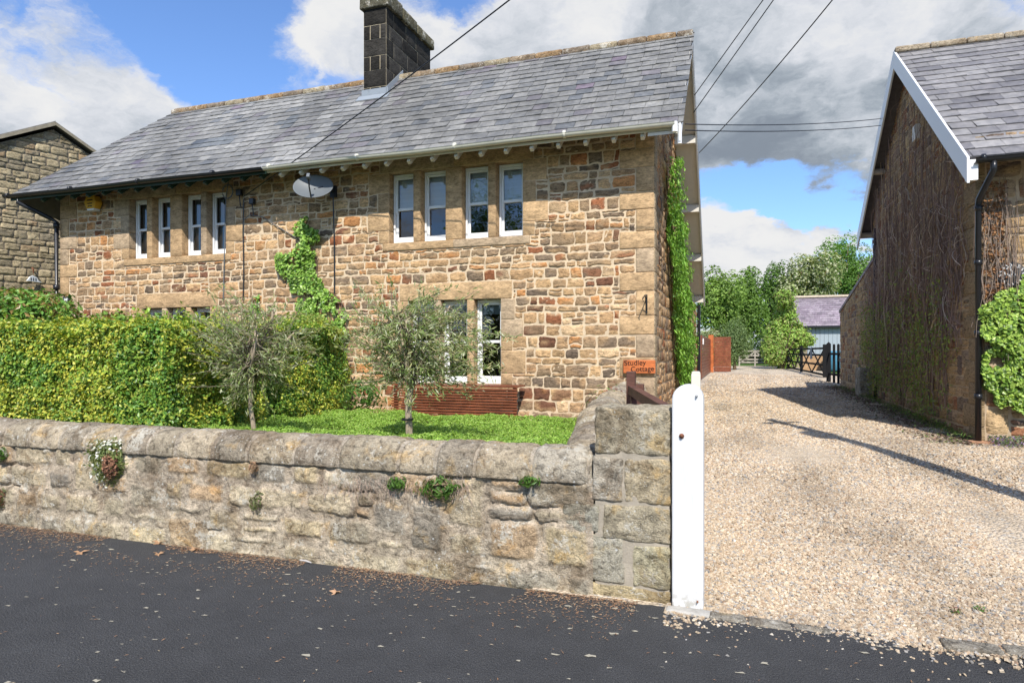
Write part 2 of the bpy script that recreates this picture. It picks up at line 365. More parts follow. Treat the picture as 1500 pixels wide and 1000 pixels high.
M['soil'] = mat('soil', lambda t: pbr(t, t.ramp(t.noise(pos(t), 18, 6, .7), [(.3, (.05, .035, .02)), (.7, (.13, .095, .06))]), .95, bump(t, t.noise(pos(t), 40, 4), .8, .02), .1))

# ------------------------------------------------------------------ ground
DP = ([-400, 4.19, 5.5, 10, 20, 60, 3000], [0, 0.0, .10, .30, .45, .55, .55])
def D(y): return np.interp(y, *DP)
def sheet(name, xs, ys, zf, m, kind='structure'):
    xs = np.array(xs, float); ys = np.array(ys, float); gx, gy = np.meshgrid(xs, ys, indexing='ij')
    v = np.stack([gx, gy, zf(gx, gy)], -1).reshape(-1, 3); nb = len(ys)
    i, j = np.meshgrid(np.arange(len(xs)-1), np.arange(nb-1), indexing='ij'); i = i.ravel(); j = j.ravel()
    b = MB(); b.add(v, np.stack([i*nb+j, (i+1)*nb+j, (i+1)*nb+j+1, i*nb+j+1], 1)); return b.build(name, m, kind=kind)
sheet('ground', [-2000, -60, -20, 0, 20, 60, 2000], [-2000, -30, 4.19, 5.5, 10, 20, 60, 2000], lambda x, y: D(y)-.03, M['grass'])
EDGE = lambda x: 4.2+0*x
sheet('road', np.linspace(-60, 60, 7), [-14, 0, 4.21], lambda x, y: 0*x, M['asphalt'])
sheet('driveway', [-1.3, 0, 1.5, 3.3, 9], [4.2, 4.8, 5.5, 7, 8.5, 10, 11.5], lambda x, y: D(y)+.012*np.sin(x*2+y), M['gravel'])
sheet('driveway', [-1.6, -1.0, 0, 1.5, 3.3, 4.5], [11.5, 13, 15, 17.5, 20, 26, 34, 44, 52], lambda x, y: D(y)+(.012*np.sin(x*2+y))*(y < 12), M['gravel'])
sheet('garden_ground', [-14.5, -6, -1.3], [4.6, 7, 10.4], lambda x, y: .5+.02*np.sin(x*3+y*2), M['soil'])

# loose gravel stones
def gravel_stones(n, x0, x1, y0, y1, smin, smax, seed, dens_pow=1.0):
    g = np.random.default_rng(seed)
    y = y0+(y1-y0)*g.random(n)**dens_pow; x = x0+(x1-x0)*g.random(n)
    keep = (x < .345*y+.55)&(x > np.where(y < 9, -.42, -1.12)); x = x[keep]; y = y[keep]; n = len(x)
    s = g.uniform(smin, smax, n)
    base = np.array([(a, b, c) for c in (-.5, .5) for b in (-.5, .5) for a in (-.5, .5)])
    base = base[None]*(1+.35*(g.random((n, 8, 3))-.5))*np.stack([s, s*g.uniform(.55, 1, n), s*g.uniform(.3, .6, n)], 1)[:, None]
    base[:, 4:, :2] *= .72
    e = [g.normal(0, .35, n), g.normal(0, .35, n), g.uniform(0, 6.28, n)]
    for ax, a in enumerate(e):
        ca, sa = np.cos(a)[:, None], np.sin(a)[:, None]; i, j = [(1, 2), (0, 2), (0, 1)][ax]
        bi, bj = base[..., i].copy(), base[..., j].copy(); base[..., i] = bi*ca-bj*sa; base[..., j] = bi*sa+bj*ca
    zc = D(y)+.012*np.sin(x*2+y)*(y < 12)+g.random(n)*.006+.002
    v = base+np.stack([x, y, zc], 1)[:, None]
    pal = np.array([(.63, .51, .37), (.69, .58, .44), (.56, .44, .31), (.48, .36, .25), (.63, .58, .50), (.42, .40, .375), (.32, .31, .305), (.45, .31, .21), (.74, .66, .54)])
    c = pal[g.choice(len(pal), n, p=[.24, .16, .21, .12, .08, .07, .05, .04, .03])]*g.uniform(.66, .98, (n, 1))*[1.0, .975, .935]
    f = np.array([[0, 2, 3, 1], [4, 5, 7, 6], [0, 1, 5, 4], [2, 6, 7, 3], [0, 4, 6, 2], [1, 3, 7, 5]])
    F = (f[None]+np.arange(n)[:, None, None]*8).reshape(-1, 4)
    return v.reshape(-1, 3), F, np.repeat(c, 8, 0)
b = MB()
b.add(*gravel_stones(38000, -.5, 2.4, 4.12, 5.6, .010, .028, 1))
b.add(*gravel_stones(42000, -.5, 3.3, 5.5, 7.6, .011, .030, 2))
b.add(*gravel_stones(36000, -.8, 4.2, 7.5, 11.0, .015, .036, 3))
b.add(*gravel_stones(26000, -1.0, 3.2, 11.0, 18.0, .02, .045, 4, 1.25)); b.add(*gravel_stones(14000, -1.3, 3.2, 16.0, 34.0, .03, .06, 5, 1.6))
def stray(n, seed):
    g = np.random.default_rng(seed); v, F, c = gravel_stones(n, -.6, 2.6, 4.12, 4.13, .008, .026, seed)
    k = len(v)//8; off = np.repeat(g.exponential(.07, k)*(1+1.5*(g.random(k) < .06)), 8); v = v.copy(); v[:, 1] -= off; v[:, 2] = v[:, 2]-.0; b.add(v, F, c)
stray(1500, 44)
b.build('gravel', M['gstone'], kind='stuff', label='loose buff gravel covering the driveway', cat='gravel')
# edging setts between footway and gravel
for i, (x0, x1, z) in enumerate([(-.16, .05, .02), (.06, .30, .012), (.31, .52, .005), (1.05, 1.33, .03), (1.34, 1.62, .035), (1.63, 1.95, .03)]):
    mb = MB(); mb.rock(x0, x1, 4.10-.02*(i % 2), 4.20, -.08, z, (.30, .27, .22), .008, .02, .03, 20, i)
    mb.build('edging_stone', M['wallstone'], smooth=True, cat='stone', group='worn edging stones between asphalt and gravel',
             label=['worn edging stone right at the foot of the white post', 'edging stone second from the white post', 'edging stone third from the white post, half under asphalt',
                    'left end of the raised stone kerb at bottom right', 'middle stone of the raised kerb at bottom right', 'rightmost stone of the raised kerb at the frame edge'][i])

# ------------------------------------------------------------------ rubble masonry
def pack(Wd, Ht, excl, cell=.03, courses=(.14, .26), wr=(.12, .46), seed=1, mask=None):
    g = random.Random(seed); nx = int(Wd/cell); nz = int(Ht/cell); occ = np.zeros((nz, nx), bool)
    for (a, b_, c, d) in excl: occ[max(0, int(round(c/cell))):max(0, int(round(d/cell))), max(0, int(round(a/cell))):max(0, int(round(b_/cell)))] = True
    if mask is not None:
        gz, gx = np.mgrid[0:nz, 0:nx]; occ |= ~mask((gx+.5)*cell, (gz+.5)*cell)
    lines = [0]
    while lines[-1] < nz: lines.append(lines[-1]+max(3, int(round(g.uniform(*courses)/cell))))
    out = []
    for r in range(nz):
        nxt = next(l for l in lines if l > r); gap = nxt-r; c = 0
        while c < nx:
            if occ[r, c]: c += 1; continue
            L = 1
            while c+L < nx and not occ[r, c+L] and L*cell < wr[1]: L += 1
            w_ = min(L, max(2, int(round(g.triangular(wr[0], wr[1], wr[0]*1.9)/cell))))
            if L-w_ < 3: w_ = L if L*cell < wr[1]*.95 else L//2
            w_ = max(1, w_)
            h = gap if (gap <= 2 or g.random() < .5 or w_ > 9) else g.randint(max(2, gap//3), gap)
            if gap-h == 1: h = gap
            if g.random() < .06 and w_ < 10: h += g.randint(2, 4)
            hh = 1
            while hh < h and r+hh < nz and not occ[r+hh, c:c+w_].any(): hh += 1
            occ[r:r+hh, c:c+w_] = True
            out.append((c*cell, r*cell, w_*cell, hh*cell)); c += w_
    return np.array(out)
PAL_HOUSE = (np.array([(.50, .315, .165), (.55, .355, .185), (.44, .285, .16), (.34, .235, .14), (.25, .18, .12), (.34, .135, .065), (.21, .10, .06), (.52, .25, .10), (.62, .43, .25), (.19, .14, .10)]),
             [.17, .16, .14, .15, .10, .07, .04, .06, .07, .06])
PAL_GREY = (np.array([(.40, .325, .20), (.45, .365, .225), (.34, .28, .18), (.28, .235, .16), (.48, .385, .235), (.37, .26, .15)]), [.25, .2, .2, .15, .12, .08])
PAL_RIGHT = (np.array([(.46, .31, .16), (.42, .29, .16), (.38, .27, .17), (.30, .22, .15), (.32, .15, .08), (.20, .15, .12), (.54, .38, .21)]), [.22, .2, .17, .13, .1, .08, .1])
def stones(st, O, U, V_, N, pal, relief=.015, gap=.009, seed=3, warp=.010, rough=.004, rg=(9, 7)):
    g = np.random.default_rng(seed); n = len(st); O, U, V_, N = [np.array(q, float) for q in (O, U, V_, N)]
    nu, nv = rg; s, t = np.meshgrid(np.concatenate([[-1], np.linspace(-.86, .86, nu-2), [1]]), np.concatenate([[-1], np.linspace(-.8, .8, nv-2), [1]]), indexing='ij'); s = s.ravel(); t = t.ravel()
    k1, k2 = g.uniform(.0, .13, (n, 1)), g.uniform(.0, .13, (n, 1))
    ss = s*np.sqrt(1-k1*t*t); tt = t*np.sqrt(1-k2*s*s)
    gp = gap*g.uniform(.5, 1.7, (n, 1))
    hw = np.maximum(st[:, 2:3]/2-gp, .008); hh = np.maximum(st[:, 3:4]/2-gp, .008)
    u = st[:, 0:1]+st[:, 2:3]/2+ss*hw; v = st[:, 1:2]+st[:, 3:4]/2+tt*hh
    m = np.maximum(abs(s), abs(t)); prof = np.where(m > .99, -.25, 1.0)
    P3 = np.stack([u, v, 0*u], -1)
    d = prof*relief*g.uniform(.55, 1.35, (n, 1))+rough*g.normal(0, 1, (n, nu*nv))*(prof > 0)+rough*1.5*vn(P3, 18, seed)
    u = u+warp*vn(P3, 9, seed+1)+warp*.7*vn(P3, 31, seed+5); v = v+warp*vn(P3, 9, seed+2)+warp*.7*vn(P3, 31, seed+6)+.012*vn(P3*[1, 0, 0]+[0, .3, 0], 1.3, seed+4)
    pts = O+u[..., None]*U+v[..., None]*V_+d[..., None]*N
    cp, pr = pal; c = cp[g.choice(len(cp), n, p=np.array(pr)/sum(pr))]*g.uniform(.82, 1.18, (n, 1))
    c2 = cp[g.choice(len(cp), n, p=np.array(pr)/sum(pr))]*g.uniform(.8, 1.2, (n, 1)); mk = np.clip(vn(P3.reshape(-1, 3)*[1, 1.8, 1], 8, seed+9)*2.2+.1, 0, 1)[:, None]*.75
    cc = (np.repeat(c, nu*nv, 0)*(1-mk)+np.repeat(c2, nu*nv, 0)*mk)*(1+.22*vn(P3.reshape(-1, 3)*[1, 2.2, 1], 14, seed+7))[:, None]
    i, j = np.meshgrid(np.arange(nu-1), np.arange(nv-1), indexing='ij'); i = i.ravel(); j = j.ravel()
    f = np.stack([i*nv+j, (i+1)*nv+j, (i+1)*nv+j+1, i*nv+j+1], 1)
    if np.dot(np.cross(U, V_), N) < 0: f = f[:, ::-1]
    F = (f[None]+np.arange(n)[:, None, None]*nu*nv).reshape(-1, 4)
    return pts.reshape(-1, 3), F, np.clip(cc, .01, 1)
def holes_plane(mb, x0, x1, z0, z1, holes, Y, col):
    xs = sorted({x0, x1, *[h[0] for h in holes], *[h[1] for h in holes]}); zs = sorted({z0, z1, *[h[2] for h in holes], *[h[3] for h in holes]})
    for a, b_ in zip(xs, xs[1:]):
        for c, d in zip(zs, zs[1:]):
            mx_, mz = (a+b_)/2, (c+d)/2
            if any(h[0] < mx_ < h[1] and h[2] < mz < h[3] for h in holes): continue
            mb.add([(a, Y, c), (b_, Y, c), (b_, Y, d), (a, Y, d)], np.array([[0, 1, 2, 3]]), col)
MORT = (.64, .50, .34)

# ================================================================== SEMI-DETACHED HOUSE
HX0, HX1, HY, HYB = -13.5, -1.18, 10.0, 16.3
house = thing('stone_house', 'long semi-detached honey-coloured stone cottages with grey slate roof and mullioned white windows', 'house', (-7.3, 10, .3))
E_Y, E_Z, RG_Y, RG_Z, RE_Y, RE_Z = 9.42, 4.80, 11.95, 7.2, 16.6, 2.95
VX = -.74; HIPX, EAVX = -12.4, -14.2
cR, cL = -4.46, -10.38
def up_lights(c):
    w_, m, cm = .46, .14, .30
    o = []
    x = c-cm/2-2*w_-m
    o.append((x, x+w_)); o.append((x+w_+m, x+2*w_+m)); x = c+cm/2; o.append((x, x+w_)); o.append((x+w_+m, x+2*w_+m)); return o
def gr_lights(c):
    w_, m = .475, .125; x = c-1.5*w_-m; return [(x+i*(w_+m), x+i*(w_+m)+w_) for i in range(3)]
UZ0, UZ1, GZ0, GZ1 = 3.46, 4.67, 1.07, 2.46
wins = []; holes = []; excl = []; sur = []       # sur: (x0,x1,z0,z1,kind)
for c, side in ((cR, 0), (cL, 1)):
    L = up_lights(c); a, z = L[0][0], L[-1][1]
    holes.append((a, z, UZ0, UZ1)); wins += [(x0, x1, UZ0, UZ1, 'up', side) for x0, x1 in L]
    sur += [(L[0][1], L[1][0], UZ0, UZ1, 'm'), (L[1][1], L[2][0], UZ0, UZ1, 'm'), (L[2][1], L[3][0], UZ0, UZ1, 'm')]
    sur += [(a-.12, (a+z)/2, UZ0-.13, UZ0, 's'), ((a+z)/2, z+.12, UZ0-.13, UZ0, 's'), (a-.18, (a+z)/2, UZ1, 5.06, 'l'), ((a+z)/2, z+.18, UZ1, 5.06, 'l')]
    for x, sg in ((a, -1), (z, 1)):
        for k, (z0, z1, w_) in enumerate(((UZ0, 3.68, .20), (3.68, 4.0, .42), (4.0, 4.33, .22), (4.33, UZ1, .40))):
            sur.append((min(x, x+sg*w_), max(x, x+sg*w_), z0, z1, 'j'))
    L = gr_lights(c); a, z = L[0][0], L[-1][1]
    holes.append((a, z, GZ0, GZ1)); wins += [(x0, x1, GZ0, GZ1, 'gr', side) for x0, x1 in L]
    sur += [(L[0][1], L[1][0], GZ0, GZ1, 'm'), (L[1][1], L[2][0], GZ0, GZ1, 'm'), (a-.1, z+.1, GZ0-.13, GZ0, 's'), (a-.17, z+.19, GZ1, GZ1+.29, 'l')]
    for x, sg in ((a, -1), (z, 1)):
        for k, (z0, z1, w_) in enumerate(((GZ0, 1.25, .2), (1.25, 1.62, .42), (1.62, 1.84, .2), (1.84, 2.12, .38), (2.12, GZ1, .24))):
            sur.append((min(x, x+sg*w_), max(x, x+sg*w_), z0, z1, 'j'))
QH = [.30, .62, .86, 1.22, 1.52, 1.86, 2.15, 2.52, 2.80, 3.16, 3.42, 3.75, 4.02, 4.38, 4.66, 5.06]
for k, (z0, z1) in enumerate(zip(QH, QH[1:])):
    w_ = .52 if k % 2 else .27
    sur.append((HX1-w_, HX1+.004, z0, z1, 'q')); sur.append((HX0-.004, HX0+w_*.9, z0, z1, 'q'))
excl = [(s[0]-HX0, s[1]-HX0, s[2]-.3, s[3]-.3) for s in sur]+[(h[0]-HX0, h[1]-HX0, h[2]-.3, h[3]-.3) for h in holes]
mb = MB(); holes_plane(mb, HX0, HX1, .25, 5.2, holes, HY, MORT)
# gable and rear faces of the backing
tp = lambda y: min(E_Z+(y-E_Y)*(RG_Z-E_Z)/(RG_Y-E_Y), RG_Z-(y-RG_Y)*(RG_Z-RE_Z)/(RE_Y-RG_Y))-.14
gab = [(HY+.02, .2), (HYB, .2), (HYB, tp(HYB)), (RG_Y, tp(RG_Y)), (HY+.02, tp(HY))]
mb.prism(gab, 0, HX1-.004, HX1-.3, MORT); mb.box(HX0+.3, HX0+.004, HY+.01, HYB, .2, 5.0, MORT); mb.box(HX0, HX1-.01, HYB-.2, HYB-.01, .2, 3.0, MORT)
st = pack(HX1-HX0, 4.85, excl, .025, (.10, .21), (.11, .48), 5)
mb2 = MB(); mb2.add(*stones(st, (HX0, HY, .3), (1, 0, 0), (0, 0, 1), (0, -1, 0), PAL_HOUSE, .010, .009, 11, warp=.014))
wf = mb.build('masonry', M['mortar'], house)
mb2.build('rubble_stonework', M['stone'], wf, smooth=True)
st = pack(HYB-HY-.0, 7.0, [(0, .25, 0, 5)], .035, (.13, .24), (.12, .44), 6, mask=lambda x, z: z+.3 < np.vectorize(tp)(x+HY))
mb2 = MB(); mb2.add(*stones(st, (HX1, HY, .3), (0, 1, 0), (0, 0, 1), (1, 0, 0), PAL_HOUSE, .016, .010, 12, rg=(6, 4)))
for k, (z0, z1) in enumerate(zip(QH, QH[1:])):
    w_ = .27 if k % 2 else .50
    mb2.rock(HX1-.03, HX1+.016, HY+.0, HY+w_, z0+.006, z1-.006, (.40, .31, .20), .004, .006, .08, 6, k)
mb2.build('gable_stonework', M['stone'], wf, smooth=True)
g = random.Random(4)
for kind, nm in (('m', 'mullion'), ('s', 'sill'), ('l', 'lintel'), ('j', 'jamb_stone'), ('q', 'quoin')):
    for i, (x0, x1, z0, z1, k) in enumerate(sur):
        if k != kind: continue
        v = g.uniform(.88, 1.12); c = tuple(q*v for q in ((.43, .29, .16) if g.random() < .7 else (.37, .275, .18)))
        mb = MB()
        fr = {'m': -.008, 's': -.022, 'l': -.012, 'j': -.01, 'q': -.016}[kind]; gp = .005 if kind in 'jql' else 0.0
        mb.rock(x0+gp, x1-gp, HY+fr, HY+.27, z0+gp, z1-gp, c, .003, .007 if kind != 'm' else .02, .09, 5, i)
        mb.build(nm, M['ashlar'], house, smooth=True)
# windows
def window(x0, x1, z0, z1, kind, side):
    y = HY+.15; f = MB(); o = .035
    f.box(x0+.004, x0+o, y, y+.09, z0+.002, z1-.002); f.box(x1-o, x1-.004, y, y+.09, z0+.002, z1-.002); f.box(x0+o, x1-o, y, y+.09, z1-o-.01, z1-.002); f.box(x0+o, x1-o, y-.02, y+.09, z0+.002, z0+.04)
    fr = f.build('window', M['white'], house, bevel=.004)
    zm = z0+(z1-z0)*(.5 if kind == 'up' else .5); s = .038
    a, b_ = x0+o+.002, x1-o-.002
    for nm, ya, za, zb, bot in (('upper_sash', y+.02, zm-.02, z1-o-.012, .045), ('lower_sash', y+.045, z0+.042, zm+.02, .085)):
        q = MB(); q.box(a, a+s, ya, ya+.03, za, zb); q.box(b_-s, b_, ya, ya+.03, za, zb)
        q.box(a+s, b_-s, ya, ya+.03, zb-.04, zb); q.box(a+s, b_-s, ya, ya+.03, za, za+bot)
        if nm[0] == 'u':
            for xx in (a, b_-s): q.prism([(ya+.0, za), (ya+.03, za), (ya+.03, za-.06), (ya+.012, za-.07), (ya+.002, za-.03)], 0, xx, xx+s)
        sa = q.build(nm, M['white'], fr, bevel=.003)
    q = MB(); q.add([(a+s, y+.037, zm-.02), (b_-s, y+.037, zm-.02), (b_-s, y+.037, z1-o), (a+s, y+.037, z1-o)], np.array([[0, 1, 2, 3]])); q.add([(a+s, y+.062, z0+.1), (b_-s, y+.062, z0+.1), (b_-s, y+.062, zm), (a+s, y+.062, zm)], np.array([[0, 1, 2, 3]])); q.build('pane', M['glass'], fr)
    q = MB()
    drop = .30 if kind == 'gr' else .50
    if side == 0:
        q.box(a-.01, b_+.01, y+.12, y+.128, z1-(z1-z0)*(drop if kind == 'up' else .17), z1-.01); q.build('blind', M['blind' if kind == 'up' else 'blindgrey'], fr)
    else:
        q.box(a-.01, a+.12, y+.14, y+.17, z0, z1-.01); q.build('curtain', M['blindgrey'], fr)
    q = MB(); e = .03
    q.add([(x0-e, y+.09, z0-e), (x1+e, y+.09, z0-e), (x1+e, y+.09, z1+e), (x0-e, y+.09, z1+e), (x0-e, y+1, z0-e), (x1+e, y+1, z0-e), (x1+e, y+1, z1+e), (x0-e, y+1, z1+e)],
          np.array([[0, 1, 5, 4], [3, 7, 6, 2], [0, 4, 7, 3], [1, 2, 6, 5], [4, 5, 6, 7]])); q.build('room_interior', M['room'], fr)
for a in wins: window(*a)

# roof: structure slab + individually laid slates
def slates(P0, U, V_, N, W_, L_, keep, pal, ex=.2, wd=.27, seed=1, lift=.016, tint=None):
    g = np.random.default_rng(seed); out = []
    rows = int(L_/ex); V = []; C = []
    U, V_, N, P0 = [np.array(q, float) for q in (U, V_, N, P0)]
    cl = []
    for r in range(rows+1):
        x = -wd*(.5 if r % 2 else 1)*1.0+g.uniform(-.02, .02)
        while x < W_:
            w_ = wd*g.uniform(.85, 1.15); a, b_ = max(x+.003, 0), min(x+w_-.003, W_)
            if b_-a > .03:
                v0 = r*ex+g.normal(0, .004); v1 = min((r+1)*ex+.03, L_)
                m0, m1 = keep(v0), keep(min(v1, L_))
                aa0, aa1 = max(a, m0), max(a, m1)
                if b_-min(aa0, b_) > .02 or b_-min(aa1, b_) > .02: out.append((min(aa0, b_), b_, v0, v1, min(aa1, b_), g.normal(0, .003)))
            x += w_
    A = np.array(out); n = len(A)
    lf = lift+abs(A[:, 5])*1.5
    def pt(u, v, d): return P0+u[:, None]*U+v[:, None]*V_+d[:, None]*N
    z = np.zeros(n)
    tw = g.normal(0, .0035, n)
    vs = np.stack([pt(A[:, 0], A[:, 2], z), pt(A[:, 1], A[:, 2], z), pt(A[:, 1], A[:, 2], lf+tw), pt(A[:, 0], A[:, 2], lf-tw), pt(A[:, 1], A[:, 3], z+.004), pt(A[:, 4], A[:, 3], z+.004)], 1)
    f = np.array([[0, 1, 2, 3], [3, 2, 4, 5]]); F = (f[None]+np.arange(n)[:, None, None]*6).reshape(-1, 4)
    cp, pr = pal; c = cp[g.choice(len(cp), n, p=pr)]*g.uniform(.9, 1.1, (n, 1))
    if tint is not None: c = tint(vs[:, 0], c, g)
    b2 = MB(); b2.add(vs.reshape(-1, 3), F, np.repeat(c, 6, 0))
    sidef = np.array([[1, 4, 2]]); Fs = (sidef[None]+np.arange(n)[:, None, None]*6).reshape(-1, 3); b2.l.append(Fs.ravel()); b2.s.append(np.full(len(Fs), 3))
    return b2
PAL_SL = (np.array([(.172, .168, .158), (.188, .183, .172), (.158, .156, .15), (.122, .126, .13), (.212, .207, .194), (.148, .137, .143)]), [.3, .25, .2, .08, .12, .05])
PAL_SLP = (np.array([(.20, .19, .188), (.22, .21, .206), (.175, .166, .168), (.145, .138, .142), (.24, .228, .222)]), [.3, .25, .2, .15, .1])
sl_v = Vector((0, RG_Y-E_Y, RG_Z-E_Z)); SL = sl_v.length; sl_v.normalize(); sl_n = Vector((0, -sl_v.z, sl_v.y))
rb = MB()
th = .09
def slab(pts, n, col=(.1, .1, .1)):
    n = Vector(n).normalized(); k = len(pts); v = [Vector(p) for p in pts]+[Vector(p)-n*th for p in pts]
    rb.add([tuple(q) for q in v], [list(range(k)), list(range(2*k-1, k-1, -1))]+[[i, i+k, (i+1) % k+k, (i+1) % k] for i in range(k)], col)
slab([(EAVX, E_Y, E_Z), (VX, E_Y, E_Z), (VX, RG_Y, RG_Z), (HIPX, RG_Y, RG_Z)], sl_n, (.12, .12, .12))
slab([(HIPX, RG_Y, RG_Z), (VX, RG_Y, RG_Z), (VX, RE_Y, RE_Z), (EAVX, RE_Y, RE_Z)], (0, .675, .738), (.14, .14, .14))
slab([(EAVX, RE_Y, RE_Z), (EAVX, E_Y, E_Z), (HIPX, RG_Y, RG_Z)], (-.8, 0, .6), (.14, .14, .14))
roof = rb.build('roof', M['slate'], house)
hipk = lambda v: (HIPX-EAVX)*v/SL
def lighter(c): return c
def roof_tint(P, c, g):
    x, y = P[:, 0], P[:, 1]; q = np.stack([x*1.0, y*1.6, 0*x], 1)
    left = x < -7.5
    n = fbm(q, .9, 3, 4); c = c*np.where(left, 1+.55*n+.08, 1+.15*n)[:, None]
    m = (abs(x+7.35+.12*(11.5-y)) < .34)&(g.random(len(x)) < .6); c[m] = c[m]*g.uniform(1.1, 1.55, (m.sum(), 1))
    d = left&(vn(q, 1.6, 8) > .5); c[d] = c[d]*[.66, .72, .80]
    p = g.random(len(x)) < .008; c[p] = c[p]*[1.0, .82, 1.05]*.8
    return np.clip(c, .03, .6)
slates((EAVX, E_Y-.03, E_Z-.02), (1, 0, 0), sl_v, sl_n, VX-EAVX+.03, SL, hipk, PAL_SL, .205, .27, 3, tint=roof_tint).build('slates', M['slate'], roof)
# ridge stones
rg = MB(); x = HIPX-.05; k = 0
while x < VX:
    x1 = min(x+.52, VX+.02); c = [(.28, .21, .14), (.33, .22, .12), (.24, .19, .14), (.36, .30, .20)][k % 4]
    rg.rock(x, x1-.012, RG_Y-.12, RG_Y+.12, RG_Z-.04, RG_Z+.075, c, .014, .03, .07, 8, k, .15, fn=lambda V: np.stack([V[:, 0], V[:, 1], V[:, 2]-abs(V[:, 1]-RG_Y)*.55], 1)); x = x1; k += 1
rg.build('ridge_stones', M['wallstone'], house, smooth=True)
# rafter tails, gutters, fascia
def gutter(x0, x1, y, z, m, parent, r=.055, nm='gutter', ax='x'):
    mb = MB(); th_ = np.linspace(np.pi*.98, np.pi*2.02, 9); V = []
    n = max(2, int((x1-x0)/.8)); xs = np.linspace(x0, x1, n)
    for rr in (r, r-.006):
        for xx in xs:
            sag = .008*math.sin(xx*1.7)
            for t_ in th_: V.append((xx, y+rr*math.cos(t_), z+rr*math.sin(t_)+sag))
    F = []; m_ = len(th_)
    for lay in (0, 1):
        for i in range(n-1):
            for j in range(m_-1):
                a = lay*n*m_+i*m_+j; F.append([a, a+1, a+m_+1, a+m_] if lay else [a, a+m_, a+m_+1, a+1])
    for i in range(n-1):
        for j in (0, m_-1):
            a = i*m_+j; F.append([a, a+m_, a+m_+n*m_, a+n*m_])
    mb.add(V, F)
    k = x0+.1
    while k < x1:
        mb.tube([(k+q, y, z-.004) for q in (-.02, .02)], r+.001, 10); k += 1.75
    return mb.build(nm, m, parent, smooth=True)
XM = -7.75
gutter(XM, VX-.08, E_Y-.07, E_Z-.01, M['gutterwhite'], house)
gutter(EAVX-.02, XM-.02, E_Y-.07, E_Z-.01, M['black'], house)
mb = MB(); mb.box(XM, VX-.05, E_Y+.0, E_Y+.02, E_Z-.09, E_Z-.05); mb.build('fascia', M['gutterwhite'], house)
mb = MB(); mb.box(EAVX+.05, XM-.01, E_Y+.0, E_Y+.02, E_Z-.10, E_Z-.05); mb.build('fascia', M['greenpaint'], house)
for i in range(30):
    x = HX0+.2+i*(HX1-HX0-.3)/29
    mb = MB(); dz = (RG_Z-E_Z)/(RG_Y-E_Y)
    mb.prism([(E_Y+.05, E_Z-.09), (E_Y+.02, E_Z-.14), (E_Y+.08, E_Z-.17), (HY+.02, E_Z+(HY-E_Y)*dz-.30), (HY+.02, E_Z+(HY-E_Y)*dz-.12)], 0, x-.026, x+.026)
    mb.build('rafter_end', M['gutterwhite'] if x > XM else M['greenpaint'], house)
# verge: soffit, bargeboards, purlin ends
def vline(y, dz=0): return min(E_Z+(y-E_Y)*(RG_Z-E_Z)/(RG_Y-E_Y), RG_Z-(y-RG_Y)*(RG_Z-RE_Z)/(RE_Y-RG_Y))+dz
mb = MB()
for (y0, y1) in ((E_Y, RG_Y), (RG_Y, RE_Y)):
    z0, z1 = (E_Z, RG_Z) if y0 == E_Y else (RG_Z, RE_Z)
    mb.prism([(y0, z0-.11), (y1, z1-.11), (y1, z1-.15), (y0, z0-.15)], 0, HX1-.02, VX-.03)
mb.build('verge_soffit', M['cream'], house)
for (y0, y1, z0, z1) in ((E_Y-.04, RG_Y, E_Z-.03, RG_Z), (RG_Y, RE_Y, RG_Z, RE_Z)):
    mb = MB(); mb.prism([(y0, z0+.0), (y1, z1+.0), (y1, z1-.24), (y0, z0-.24)], 0, VX-.03, VX+.0); mb.build('bargeboard', M['white'], house)
for y in (9.75, 10.9, 13.3, 14.5, 15.5, 16.45):
    mb = MB(); z = vline(y); mb.box(HX1-.02, VX-.031, y-.06, y+.06, z-.30, z-.15); mb.build('purlin_end', M['cream'], house)
# lead + chimney
CX0, CX1, CY0, CY1 = -7.01, -6.50, 11.35, 13.3
ch = MB()
ch.box(CX0+.003, CX1-.003, CY0+.003, CY1-.003, 5.2, 8.34, (.50, .42, .29))
chim = ch.build('chimney', M['mortar'], house)
ch = MB(); gz = 6.3; g = random.Random(9); k = 0; zc = 6.2
while zc < 8.32:
    z1 = min(zc+(.34 if k % 2 == 0 else .27), 8.36)
    for face in (0, 1):
        a, b_ = (CX0, CX1) if face == 0 else (CY0, CY1)
        cuts = [a]
        if face == 0: cuts += ([] if k % 2 == 0 else [a+.15, b_-.14])
        else:
            q = a+(.3 if k % 2 == 0 else .14)
            while q < b_-.3: cuts.append(q); q += g.uniform(.42, .7)
        cuts.append(b_)
        for p0, p1 in zip(cuts, cuts[1:]):
            v = g.uniform(.7, 1.5); old = g.random() < (.0 if face == 0 else .1+.35*((p0-a)/(b_-a))**2)
            c = (.13, .105, .065) if old else (.034*v, .031*v, .027*v)
            if face == 0: ch.rock(p0+.006, p1-.006, CY0-.004, CY0+.06, zc+(.002 if k % 2 else .006), z1-.002, c, .004, .008, .09, 8, k, .3)
            else: ch.rock(CX1-.06, CX1+.004, p0+.006, p1-.006, zc+(.002 if k % 2 else .006), z1-.002, c, .004, .008, .09, 8, k+20, .3)
    zc = z1; k += 1
ch.build('chimney_stonework', M['stone'], chim, smooth=True)
ch = MB(); ch.rock(CX0-.06, CX1+.07, CY0-.06, CY0+.55, 8.36, 8.64, (.12, .11, .075), .008, .02, .08, 6, 1); ch.rock(CX0-.06, CX1+.07, CY0+.56, CY0+1.2, 8.36, 8.60, (.15, .135, .085), .008, .02, .08, 6, 2); ch.rock(CX0-.06, CX1+.07, CY0+1.21, CY1+.07, 8.36, 8.57, (.17, .15, .09), .008, .02, .08, 6, 3)
ch.build('chimney_cap', M['wallstone'], chim, smooth=True)
